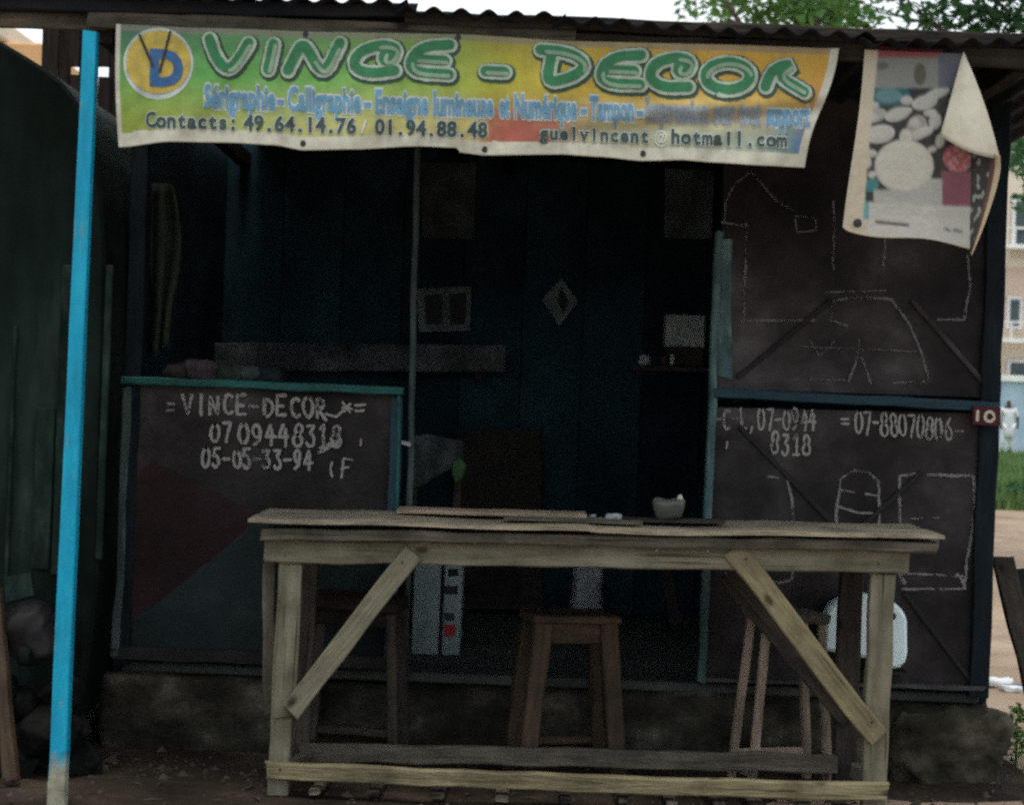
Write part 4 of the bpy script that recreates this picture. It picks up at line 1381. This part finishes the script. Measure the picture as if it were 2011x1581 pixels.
def poster_col(x, y):
    n1 = mnoise.noise(Vector((x / 9, y / 9, 2)))
    ledge = 1734 - (y - 108) * .115 + 0
    bl = 1697 - (y - 108) * .114
    if x < bl + 26 + 8 * (y - 108) / 340: return tuple(c * (1 + .08 * n1) for c in ((.50, .45, .34) if x > bl + 4 else CRM))
    if y > 395 + (x - 1700) * .05:
        c = (.46, .47, .43)
        if y > 455 + (x - 1690) * .125: return CRM
        if x < 1706: return (.12, .30, .32) if x > 1686 and y < 430 else CRM
        ln = (y - 395 - (x - 1700) * .05) % 9
        if ln < 3 and x < 1895 and mnoise.noise(Vector((x / 5, y, 0))) > -.1 and y < 425: c = (.36, .37, .34)
        if 432 < y - (x - 1720) * .1 < 438 and 1718 < x < 1785: c = (.05, .05, .05)
        if 446 < y - (x - 1850) * .1 < 453 and 1852 < x < 1890 and n1 > -.1: c = (.12, .12, .12)
        return tuple(q * (1 + .06 * n1) for q in c)
    c = DRK
    if y < 172:
        c = (.20, .215, .20)
        if y < 112: c = (.25, .06, .07)
        if in_ell(x, y, 1730, 128, 16, 8): c = (.09, .10, .1)
        if in_ell(x, y, 1806, 145, 12, 22): c = (.08, .08, .06)
        if x > 1842: c = (.10, .11, .15)
    else:
        if in_ell(x, y, 1745, 187, 26, 14): c = (.09, .22, .24)
        elif in_ell(x, y, 1745, 185, 42, 22): c = (.02, .10, .12)
        if in_ell(x, y, 1715, 225, 26, 14, -10) or in_ell(x, y, 1760, 222, 24, 12, -20): c = (.30, .33, .30)
        if in_ell(x, y, 1760, 222, 15, 6, -20): c = (.42, .44, .40)
        if in_ell(x, y, 1727, 262, 30, 18, -10): c = WHT
        if in_ell(x, y, 1727, 266, 14, 5, -10): c = (.3, .3, .27)
        if in_ell(x, y, 1815, 200, 26, 14, -15) or in_ell(x, y, 1840, 182, 26, 10, -20): c = (.40, .42, .38)
        if in_ell(x, y, 1800, 250, 20, 26, 20): c = (.28, .27, .26)
        if in_ell(x, y, 1812, 258, 22, 10, -20) or in_ell(x, y, 1795, 240, 10, 8): c = WHT
        if in_ell(x, y, 1778, 268, 12, 16): c = WHT
        for (ex, ey, ra, rb_, rt) in DISHES:
            if in_ell(x, y, ex, ey, ra, rb_, rt): c = WHT
            if in_ell(x, y, ex, ey, ra * .82, rb_ * .8, rt): c = (.33, .34, .31)
            if in_ell(x, y, ex, ey - 1, ra * .72, rb_ * .68, rt): c = (.42, .43, .40)
        if in_ell(x, y, 1775, 325, 58, 52): c = (.53, .53, .46)
        if in_ell(x, y, 1780, 350, 50, 34) and not in_ell(x, y, 1778, 328, 62, 52) and y > 350: c = (.03, .13, .16)
        if in_ell(x, y, 1712, 342, 8, 7): c = WHT
        if 1692 < x < 1724 and 350 < y < 376: c = (.04, .19, .19)
        if 1686 < x < 1700 and y >= 376: c = (.07, .21, .22)
        if in_ell(x, y, 1880, 310, 28, 28): c = (.36, .09, .11) if n1 > -.05 else (.48, .26, .26)
        if y > 335 and x > 1848: c = (.20, .065, .095)
        if y > 350 and 1790 < x < 1850: c = (.36, .38, .36)
        if y > 372 and 1715 < x < 1790: c = (.36, .38, .36)
        if in_ell(x, y, 1775, 325, 57, 51): c = (.40, .41, .37)
        if in_ell(x, y, 1775, 324, 54, 48): c = (.50, .50, .44)
        if in_ell(x, y, 1775, 268, 9, 6): c = (.44, .44, .4)
    return tuple(max(0, q * (1 + .07 * n1)) for q in c)


JIT = [(rng.normal() * 2.4, rng.normal() * 2.4) for _ in range(9)]


def poster_soft(x, y):
    cs = [poster_col(x + a, y + b) for a, b in JIT]
    k = .8
    return tuple(sum(c[i] for c in cs) / len(cs) * k for i in range(3))


def pw(px, py):
    return .010 * math.sin((px - 1700) / 60) * (py - 100) / 350 + .006 * math.sin(py / 55)


def grid_part(name, fn, nu, nv, mat, colf=None, parent=poster, thick=.001):
    v, f, cols = [], [], []
    for j in range(nv + 1):
        for i in range(nu + 1):
            px, py, Y = fn(i / nu, j / nv)
            v.append(U(px, py, Y))
            if colf: cols.append((*colf(px, py, i / nu, j / nv), 1))
    for j in range(nv):
        for i in range(nu):
            a = j * (nu + 1) + i
            f.append((a, a + 1, a + nu + 2, a + nu + 1))
    o = mesh_obj(name, v, f, mat, parent, smooth=True)
    if colf:
        ca = o.data.color_attributes.new('print', 'FLOAT_COLOR', 'POINT')
        ca.data.foreach_set('color', [x for c in cols for x in c])
    if thick:
        sm = o.modifiers.new('thickness', 'SOLIDIFY'); sm.thickness = thick; sm.offset = 0
    return o


def fn(u, v):
    xl = 1698 - 40 * v + 3 * math.sin(v * 5)
    xr = 1888 + 20 * min(1, v * 1.9) - 8 * max(0, v - .6)
    px = xl + (xr - xl) * u
    y0 = 96 + 8 * u
    y1 = 452 + 34 * u + (5 * math.sin(u * 7)) - 6 * math.exp(-u * 40)
    py = y0 + (y1 - y0) * v
    return px, py, YB - .004 + pw(px, py)


grid_part('printed_sheet', fn, 130, 190, M_poster, lambda x, y, u, v: poster_soft(x, y))


def fl(u, v):      # folded-over corner, its plain back to the street
    a, b = (1891, 103), (1887, 100)
    lx, ly = 1891 + (1846 - 1891) * v, 103 + (266 - 103) * v
    rx, ry = 1893 + (1964 - 1893) * v + 6 * math.sin(math.pi * v), 101 + (312 - 101) * v
    px, py = lx + (rx - lx) * u, ly + (ry - ly) * u + 9 * v * math.sin(math.pi * u)
    return px, py, YB - .03 - .05 * math.sin(math.pi * min(1, u * 1.0)) * v - .012


grid_part('folded_corner', fl, 20, 20, M_hem)


def cur(u, v):     # strip of print hanging behind the fold and turning edge on
    lx, ly = 1903, 275 + (492 - 275) * v
    rx, ry = 1964 + 6 * math.sin(math.pi * v * .5) - 62 * max(0, (v - .12) / .88) ** 1.25, 305 + (502 - 305) * v
    px, py = lx + (rx - lx) * u, ly + (ry - ly) * u
    return px, py, YB + .0 - .07 * u ** 1.5 * (1 - v * .6)


def curcol(x, y, u, v):
    n1 = mnoise.noise(Vector((x / 9, y / 14, 9)))
    if u > .82: return (.42, .34, .22)
    if .66 < u < .82: return (.09, .04, .035)
    return (.22, .25, .24) if n1 > .25 else (.02, .02, .022)


grid_part('curled_strip', cur, 26, 60, M_poster, curcol)
v = [U(1684, 438, YB - .02)] + [U(1684 + 9 * math.cos(R(a)), 438 + 9 * math.sin(R(a)), YB - .018) for a in range(0, 360, 30)]
mesh_obj('grommet', v, [(0, i, i % 12 + 1) for i in range(1, 13)], M_t_black, poster)

# ------------------------------------------------------------------ table
YA, YZ = 5.80, 6.13
zt_ = U(1150, 1030, YA).z
table = thing('table', (U(1150, 1590, YA).x, YA, 0), 'rough timber market table with diagonal braces in front of the kiosk', 'table')


def top_sheet():
    v, f = [], []
    nx, ny = 70, 8
    for j in range(ny + 1):
        for i in range(nx + 1):
            u, t = i / nx, j / ny
            px = 487 + (1856 - 487) * u
            py = 1019 + 31 * u + 6 * math.sin(math.pi * u) * (.5 if u < .5 else 1) + 1.8 * math.sin(u * 23) + (4 * (u - .9) / .1 if u > .9 else 0)
            p = U(px, py, YA - .075)
            y = YA - .075 + (.52) * t + .008 * mnoise.noise(Vector((u * 12, t * 3, 0))) * (1 if j in (0, ny) else 0)
            if i in (0, nx): p.x += .012 * mnoise.noise(Vector((t * 7, i, 0)))
            v.append((p.x, y, p.z + .004 * mnoise.noise(Vector((u * 5, t * 3, 5)))))
    n0 = len(v)
    v += [(a, b, c - .011) for a, b, c in v]
    W_ = nx + 1
    for j in range(ny):
        for i in range(nx):
            q = (j * W_ + i, j * W_ + i + 1, (j + 1) * W_ + i + 1, (j + 1) * W_ + i)
            f.append(q); f.append(tuple(n0 + c for c in reversed(q)))
    for i in range(nx):
        f.append((i, n0 + i, n0 + i + 1, i + 1))
        a = ny * W_ + i
        f.append((a, a + 1, n0 + a + 1, n0 + a))
    for j in range(ny):
        a = j * W_
        f.append((a, a + W_, n0 + a + W_, n0 + a))
        a = j * W_ + nx
        f.append((a, n0 + a, n0 + a + W_, a + W_))
    return mesh_obj('tabletop', v, f, M_top, table)


top_sheet()
beam('top_board', U(522, 1045, YA + .02), U(1830, 1072, YA + .02), .034, .16, M_wood_grey, table)
beam('top_board', U(522, 1043, YA + .19), U(1830, 1068, YA + .19), .03, .15, M_wood_grey, table)
beam('leg_facing', U(572, 1112, YA - .012), U(557, 1408, YA - .012), .07, .016, M_wood, table, ch=.006)
beam('apron', U(518, 1082, YA - .012), U(1783, 1102, YA - .012), .074, .03, M_wood, table)
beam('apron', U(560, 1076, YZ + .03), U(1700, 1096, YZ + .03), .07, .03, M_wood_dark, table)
beam('leg', U(571, 1104, YA + .02), U(545, 1600, YA + .02) + Vector((0, 0, -.02)), .066, .05, M_wood, table)
beam('leg_doubler', U(531, 1106, YA + .075), U(531, 1400, YA + .075), .04, .045, M_wood_grey, table)
beam('leg', U(1732, 1124, YA + .02), U(1712, 1620, YA + .02), .078, .05, M_wood, table)
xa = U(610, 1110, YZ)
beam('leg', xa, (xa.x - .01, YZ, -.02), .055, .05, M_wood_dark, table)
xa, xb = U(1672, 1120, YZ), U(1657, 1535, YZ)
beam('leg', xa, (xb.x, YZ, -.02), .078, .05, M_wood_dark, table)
beam('brace', U(569, 1398, YA - .032), U(812, 1086, YA - .030), .066, .022, M_wood, table, taper=1.0)
beam('brace', U(1440, 1078, YA - .030), U(1724, 1452, YA - .022), .07, .022, M_wood_y, table)
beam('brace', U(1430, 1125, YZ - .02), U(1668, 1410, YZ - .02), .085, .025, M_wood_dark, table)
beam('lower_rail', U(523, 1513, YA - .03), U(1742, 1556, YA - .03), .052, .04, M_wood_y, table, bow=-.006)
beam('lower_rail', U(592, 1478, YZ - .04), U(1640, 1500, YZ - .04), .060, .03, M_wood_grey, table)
beam('side_rail', U(545, 1518, YA + .03), U(600, 1490, YZ - .06), .05, .03, M_wood_grey, table, up=(1, 0, 0))
beam('side_rail', U(1722, 1550, YA + .03), U(1680, 1512, YZ - .06), .05, .03, M_wood_grey, table, up=(1, 0, 0))
for i, px in enumerate((620, 735, 860, 985, 1110, 1225, 1320, 1410, 1490, 1580, 1660)):
    a = U(px, 1536 + (px - 523) * .0353 + 12, YA - .02)
    b = U(1005 + (px - 1005) * .92, 1514 + (px - 592) * .021 + 4, YZ - .03)
    beam('slat', a - Vector((0, .03, 0)), b, random.uniform(.03, .05), .018, M_wood_dark if i % 3 else M_wood_grey, table, up=(0, 0, 1), jit=.003)
for (px, py) in ((560, 1090), (790, 1105), (1465, 1098), (1725, 1108), (1290, 1080), (1390, 1082), (575, 1380), (1712, 1420), (550, 1512), (1722, 1548)):
    p = U(px, py, YA - .047 if py not in (1080, 1082) else YA - .03)
    lathe('nail', [(.004, 0), (.004, .003), (.002, .004)], p, M_paper if py in (1080, 1082) else M_wood_dark, table, 8, Matrix.Rotation(R(90), 4, 'X'))

# ---- on the table
ztop = lambda px, Y: None
def top_z(px):
    u = (px - 487) / (1856 - 487)
    py = 1019 + 31 * u + 6 * math.sin(math.pi * u) * (.5 if u < .5 else 1)
    return U(px, py, YA - .075).z + .006


def flat_board(name, x0, x1, Y, dy, th, mat, label, cat, z0=0.0, rz=0.0):
    a, b = U(x0, 1010, Y), U(x1, 1016, Y)
    za, zb = top_z(x0) + z0 + th / 2, top_z(x1) + z0 + th / 2
    o = beam(name, (a.x, Y, za), (b.x, Y + rz, zb), th, dy, mat, None, .001, ch=.002)
    return tag(o, label, cat)


flat_board('board', 782, 1150, 6.13, .18, .012, M_wood_pink, 'pinkish thin board lying flat at the back of the table', 'board', .002)
flat_board('board', 990, 1260, 5.92, .12, .007, M_wood_grey, 'narrow grey offcut lying before the pinkish board on the table', 'board', .002)
flat_board('board', 1190, 1420, 6.05, .16, .006, M_wood_dark, 'dark thin sheet under the cloudy tub on the table', 'board', .003)
p = U(1312, 1015, 6.05); p.z = top_z(1312) + .011
tub = thing('plastic_tub', p, 'cloudy plastic tub with a crumpled rim standing on the table', 'tub')
nv_ = []
prof = [(.038, 0), (.046, .012), (.05, .045), (.052, .062), (.046, .064), (.044, .05), (.036, .014)]
tb = lathe('tub_body', prof, p, M_tub, tub, 22)
for vtx in tb.data.vertices:
    k = mnoise.noise_vector(vtx.co * 22) * .009
    vtx.co += k
lathe('lid_tab', [(.008, 0), (.011, .006), (.006, .02)], p + Vector((.035, -.02, .062)), M_hem, tub, 8)
for (px, Y, s, lab) in ((1164, 6.1, .010, 'small white crumb of paper left on the table'), (1205, 6.02, .016, 'flattened white paper scrap beside the dark sheet on the table')):
    p = U(px, 1010, Y); p.z = top_z(px) + s * .6 + (.006 if px == 1205 else .0)
    o = rough_box('paper_scrap', p - Vector((s * 1.6 if s > .012 else s, s, s * .5)), p + Vector((s * 1.6 if s > .012 else s, s, s * .6)), M_paper, None, (5, 4, 4), s * .4, 40, s * .4, px * .1)
    tag(o, lab, 'paper scrap')

# ------------------------------------------------------------------ stools
def stool(px0, px1, pseat, Y, mat, label, depth=.2, seat_t=.05, splay=.03, legw=.05, legmat=None, turn=0.0, apron=.06, ch=.012, foot=.12):
    a, b = U(px0, pseat, Y), U(px1, pseat + (px1 - px0) * .03, Y)
    zs = (a.z + b.z) / 2
    cx, hw = (a.x + b.x) / 2, (b.x - a.x) / 2
    cy = Y + depth / 2
    t = thing('stool', (cx, cy, 0), label, 'stool', 'stools between table and kiosk')
    beam('seat', (a.x, cy, zs - seat_t / 2), (b.x, cy, zs - seat_t / 2), seat_t, depth, mat, t, .003, ch=ch)
    legs = []
    for sx in (-1, 1):
        for sy in (-1, 1):
            tp = Vector((cx + sx * (hw - legw * .6), cy + sy * (depth / 2 - .025), zs - seat_t))
            bt = Vector((cx + sx * (hw + splay - legw * .5), cy + sy * (depth / 2 - .008), 0))
            beam('leg', bt, tp, legw, legw * .8, legmat or mat, t, .002)
            legs.append((tp, bt))
    for i, j, f in ((0, 1, foot), (2, 3, foot), (1, 3, foot + .08)):
        (t0, b0), (t1, b1) = legs[i], legs[j]
        beam('stretcher', b0.lerp(t0, f), b1.lerp(t1, f), .028, .02, legmat or mat, t, .001)
    if apron:
        (t0, b0), (t1, b1) = legs[0], legs[2]
        q = Vector((0, .004, -apron / 2))
        beam('apron', t0 + q, t1 + q, apron, .02, mat, t, .001)
    t.matrix_basis = Matrix.Translation((cx, cy, 0)) @ Matrix.Rotation(R(turn), 4, 'Z')
    return t


stool(1032, 1208, 1206, 6.20, M_stool_brown, 'chunky brown wooden stool in the middle behind the table', .21, .03, .045, .060, None, 14, .07, .012)
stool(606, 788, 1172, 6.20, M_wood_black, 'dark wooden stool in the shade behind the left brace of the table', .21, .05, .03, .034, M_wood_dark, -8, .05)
stool(1484, 1620, 1206, 6.19, M_wood_grey, 'slim grey stool with bare pale legs behind the right brace', .19, .03, .04, .029, M_stool_pale, 16, 0, .006, .10)

# white jerrycan shape behind the table's right legs
jc = thing('jerrycan', U(1704, 1315, YF - .09), 'bluish white plastic jerrycan against the dark panel behind the table leg', 'jerrycan')
poly = [(1622, 1205), (1636, 1186), (1662, 1172), (1700, 1168), (1744, 1176), (1768, 1192), (1782, 1214), (1783, 1290), (1776, 1308), (1760, 1316), (1742, 1312), (1735, 1300), (1680, 1290), (1618, 1278)]
prism('can_body', poly, YF - .115, .085, M_white_plastic, jc, .012)
c = U(1752, 1210, YF - .117)
lathe('cap', [(.013, 0), (.013, .012), (.009, .014)], c, M_teal_blue, jc, 14, Matrix.Rotation(R(90), 4, 'X'))
beam('bracket', U(1690, 1316, YF - .05), U(1780, 1322, YF - .05), .012, .09, M_black, kiosk, .001)

# ------------------------------------------------------------------ inside the kiosk
YW = YK - .012
fr = thing('picture', U(872, 610, YW), 'pale framed picture with dark squares on the back wall by the door post', 'picture')
prism('backing', [(818, 566), (926, 562), (924, 650), (822, 652)], YW - .02, .018, M_sheet, fr, .002)
prism('dark_field', [(834, 580), (868, 578), (868, 636), (836, 638)], YW - .024, .003, M_black, fr, 0)
prism('dark_field', [(882, 576), (916, 574), (914, 636), (884, 638)], YW - .024, .003, M_black, fr, 0)
dm = thing('diamond_sign', U(1100, 592, YW - .5), 'grey diamond shaped sign hanging in the middle of the dark interior', 'sign')
prism('plate', [(1103, 545), (1136, 592), (1098, 641), (1064, 588)], YW - .02, .012, M_sheet, dm, .002)
prism('dark_mark', [(1103, 562), (1116, 592), (1106, 616), (1094, 588)], YW - .024, .003, M_black, dm, 0)
sh = thing('shelf', U(700, 700, YW - .2), 'long pale dusty shelf board along the back wall', 'shelf')
beam('shelf_board', U(418, 700, YW - .16), U(992, 704, YW - .16), .125, .025, M_dim, sh, .002)
beam('shelf_bracket', U(560, 745, YW - .08), U(560, 690, YW - .08), .03, .12, M_cardb, sh, .001)
beam('shelf_bracket', U(940, 750, YW - .08), U(940, 690, YW - .08), .03, .12, M_cardb, sh, .001)
o = prism('paper_sheet', [(1306, 330), (1402, 334), (1398, 470), (1304, 466)], YW - .006, .004, M_sheet, None, .001)
tag(o, 'greyish sheet pinned high on the back wall by the right door post', 'paper')
o = prism('paper_sheet', [(826, 318), (936, 318), (930, 470), (830, 466)], YW - .006, .004, M_dim, None, .001)
tag(o, 'dim sheet pinned high on the back wall above the framed picture', 'paper')
# right hand shelf with small pots
Ys = 7.9
sb = U(1240, 724, Ys)
ls = thing('side_shelf', sb, 'dark narrow shelf carrying small pots beside the right door post', 'shelf')
beam('shelf_board', U(1236, 724, Ys), U(1480, 730, Ys), .02, .3, M_cardb, ls, .001)
beam('shelf_bracket', U(1440, 790, Ys + .1), U(1440, 732, Ys + .1), .025, .2, M_cardb, ls, .001)
zs = U(1300, 718, Ys).z
o = box('carton', U(1306, 680, Ys + .05) * 1, U(1386, 620, Ys + .05) + Vector((0, .12, 0)), M_paper, None, .004)
tag(o, 'pale square carton on the pots at the right of the side shelf', 'carton')
p = U(1330, 716, Ys + .1)
o = box('box', (U(1312, 700, Ys).x, Ys + .02, zs + .003), (U(1382, 700, Ys).x, Ys + .16, U(1340, 683, Ys + .05).z), M_cardb, None, .003)
tag(o, 'dark box under the pale carton on the side shelf', 'box')
for (px, r, h, mt, lab) in ((1266, .026, .042, M_paper, 'white paint pot at the left end of the side shelf'), (1303, .013, .04, M_dred, 'dull red little pot next to the white paint pot'),
                            (1320, .010, .045, M_paper, 'thin white bottle beside the dull red pot')):
    q = U(px, 716, Ys - .08); q.z = U(px, 719, Ys).z + .004
    o = lathe('pot', [(r * .9, 0), (r, h * .1), (r, h * .8), (r * .85, h * .85), (r * .85, h)], q, mt, None, 14)
    tag(o, lab, 'pot', 'pots on the side shelf')
# clothes on the left wall, clutter on the counter
def cloth(px, y0, y1, wpx, Y, mat, lab):
    v, f = [], []
    nu, nv2 = 10, 18
    for j in range(nv2 + 1):
        t = j / nv2
        for i in range(nu + 1):
            u = i / nu
            wv = wpx * (.6 + .5 * math.sin(math.pi * min(1, t * 1.2 + .1)))
            q = U(px + (u - .5) * wv + 6 * math.sin(t * 4), y0 + (y1 - y0) * t + 10 * math.sin(u * 5) * t, Y + .03 * math.sin(u * 11 + t * 2))
            v.append(q)
    for j in range(nv2):
        for i in range(nu):
            a = j * (nu + 1) + i
            f.append((a, a + 1, a + nu + 2, a + nu + 1))
    o = mesh_obj('hanging_cloth', v, f, mat, None, smooth=True)
    sm = o.modifiers.new('thickness', 'SOLIDIFY'); sm.thickness = .006
    return tag(o, lab, 'cloth')


cloth(318, 360, 690, 58, 6.75, M_cloth, 'dark olive cloth hanging inside the kiosk by its left corner')
cloth(279, 296, 350, 14, 6.72, M_cloth_pink, 'faded pink strip of cloth hanging under the left end of the banner')
cz = U(400, 742, YF + .12)
ct = thing('counter_shelf', (U(500, 745, YF).x, YF + .12, cz.z), 'narrow shelf behind the left counter panel strewn with clutter', 'shelf')
beam('shelf_board', U(262, 752, YF + .13), U(770, 772, YF + .13), .02, .2, M_cardb, ct, .002)
for i, (px, w_, h_, mt, lab) in enumerate(((395, .055, .075, M_cloth_pink, 'crumpled pinkish bundle on the counter'), (348, .05, .05, M_cardb, 'dark bundle at the left end of the counter'),
                                         (455, .05, .06, M_cloth, 'dark green bundle in the middle of the clutter'), (492, .045, .035, M_dim, 'pale grey rag near the middle of the counter'),
                                         (535, .05, .06, M_dgreen, 'bottle green bundle at the right end of the clutter'))):
    p = U(px, 744 + (px - 340) * .035, YF + .12)
    o = rough_box('bundle', p + Vector((-w_, -.06, -.012)), p + Vector((w_, .06, h_)), mt, None, (9, 7, 7), .018, 12, .03, i * 2.3)
    tag(o, lab, 'bundle', 'clutter on the counter')
# covered chair with a green rag
ch = thing('covered_chair', U(850, 1000, 7.1), 'chair under a grey green dust cloth just inside the door', 'chair')
p0, p1 = U(806, 1000, 7.1), U(912, 846, 7.1)
v, f = [], []
for j in range(13):
    for i in range(13):
        u, t = i / 12, j / 12
        px = 806 + 104 * u
        py = 852 + 22 * abs(u - .3) + (100 - 78 * (u - .25) * (1 if u > .25 else 0)) * t
        v.append(U(px, py, 7.05 + .05 * math.sin(u * 6) + .1 * u))
for j in range(12):
    for i in range(12):
        a = j * 13 + i
        f.append((a, a + 1, a + 14, a + 13))
o = mesh_obj('dust_cloth', v, f, M_dim, ch, smooth=True)
sm = o.modifiers.new('thickness', 'SOLIDIFY'); sm.thickness = .008
beam('backrest', U(812, 885, 7.14), U(905, 889, 7.14), .09, .02, M_wood_dark, ch, .001)
zf = ZF
for px in (815, 900):
    a = U(px, 890, 7.15)
    beam('leg', (a.x, 7.15, zf), a, .03, .03, M_wood_dark, ch, .001)
    a = U(px, 1085, 7.45)
    beam('leg', (a.x, 7.45, zf), (a.x, 7.45, zf + .4), .03, .03, M_wood_dark, ch, .001)
box('seat', (U(808, 1000, 7.15).x, 7.13, zf + .4), (U(906, 1000, 7.15).x, 7.5, zf + .43), M_wood_dark, ch, .003)
o = prism('green_rag', [(888, 905), (905, 900), (916, 915), (908, 940), (893, 950), (886, 930)], 7.0, .02, M_green, None, .004)
tag(o, 'small leaf green rag hanging on the corner of the covered chair', 'rag')
# tall brown board leaning at the back
o = beam('leaning_board', U(978, 1196, 8.3), U(978, 845, 8.4), .40, .02, M_cardb, None, .001)
tag(o, 'large dull brown board leaning against the back wall', 'board')
# white cased box with dark slots
wb = thing('white_cabinet', U(855, 1285, 6.95), 'white cabinet with dark slots and a red mark on the kiosk floor', 'cabinet')
zf2 = ZF + .002
a, b = U(806, 1285, 6.95), U(860, 1285, 6.95)
zt2 = U(830, 1085, 6.95).z
box('door', (a.x, 6.95, zf2), (b.x, 7.25, zt2), M_cab, wb, .006)
c2, d2 = U(866, 1285, 6.95), U(903, 1285, 6.95)
fp = box('front_panel', (c2.x, 6.95, zf2), (d2.x, 7.25, zt2), M_cab, wb, .006)
box('spine', (b.x + .003, 6.975, zf2), (c2.x - .003, 7.24, zt2 - .01), M_black, wb, 0)
for (y0, y1, mt, x0, x1) in ((1151, 1168, M_cardb, 872, 899), (1205, 1219, M_teal_blue, 872, 892), (1228, 1250, M_red, 872, 894), (1118, 1132, M_dgreen, 880, 900)):
    prism('slot', [(x0, y0), (x1, y0), (x1, y1), (x0, y1)], 6.948, .004, mt, fp, 0)
# pale sack at the back
p = U(1150, 1203, 8.1)
o = rough_box('sack', (U(1122, 1200, 8.1).x, 8.05, ZF + .002), (U(1184, 1200, 8.1).x, 8.25, U(1150, 1105, 8.1).z), M_paper, None, (9, 8, 12), .018, 9, .04, 4.4)
tag(o, 'pale sack slumped on the floor at the back of the kiosk', 'sack')
o = beam('leaning_pole', U(1330, 1230, 7.6), U(1300, 1090, 7.9), .05, .03, M_cardb, None, .002)
tag(o, 'dim wooden stake leaning inside the doorway on the right', 'stake')

# ------------------------------------------------------------------ right edge
bn = thing('overturned_bench', U(1990, 1450, 6.9), 'weathered green and brown bench tipped on end at the right edge', 'bench')
beam('board', U(1968, 1096, 6.9), U(2050, 1420, 6.7), .075, .04, M_wood_dark, bn, .004)
beam('board', U(2002, 1120, 6.98), U(2072, 1400, 6.8), .08, .03, M_dgreen, bn, .003)
prism('green_paint_board', [(1996, 1200), (2040, 1200), (2060, 1330), (2014, 1330)], 6.93, .03, M_green, bn, .004)
beam('leg', U(1996, 1150, 7.0), U(2120, 1165, 7.1), .06, .05, M_wood_grey, bn, .003)
beam('leg', U(2052, 1405, 6.72), (U(2062, 1500, 6.72).x, 6.72, -.02), .06, .05, M_wood_dark, bn, .003)
beam('leg', U(2110, 1160, 7.1), (U(2130, 1480, 7.1).x, 7.1, -.02), .06, .05, M_wood_dark, bn, .003)
# litter
for (px, py, s, mt, lab) in ((1950, 1352, .05, M_robe, 'crumpled white plastic wrapper on the sand beyond the plinth'), (1988, 1360, .035, M_whitew, 'flattened white carton on the sand next to the wrapper'),
                             (1998, 1351, .02, M_t_navy, 'small purple blue scrap on the sand by the white litter')):
    Yl = 1.32 * F / (py - 808)
    p = U(px, py, Yl)
    o = rough_box('litter', (p.x - s * 1.6, Yl - s, -.005), (p.x + s * 1.6, Yl + s, s * .8), mt, None, (7, 6, 5), s * .4, 14, s * .3, px * .3)
    tag(o, lab, 'litter')
# weed at the corner of the plinth
wd_ = thing('weed', (U(1990, 1470, 6.75).x, 6.75, 0), 'small leafy green weed growing by the corner of the plinth', 'weed')
cl = [(U(px, py, 6.75).x, 6.75 + dy, U(px, py, 6.75).z, r) for px, py, dy, r in ((1992, 1440, 0, .045), (2006, 1415, .03, .05), (1985, 1470, -.02, .04), (2015, 1455, .02, .05), (2000, 1395, .01, .035))]
vs_, fs = leaves(cl, 6500, .014, 21)
mesh_obj('leaves', vs_, fs, M_leaf_a, wd_)
tube('stem', [(U(1995, 1500, 6.75).x, 6.75, 0), (U(1998, 1440, 6.75).x, 6.75, U(1998, 1440, 6.75).z)], [.006, .003], M_leaf_a, wd_, 5)
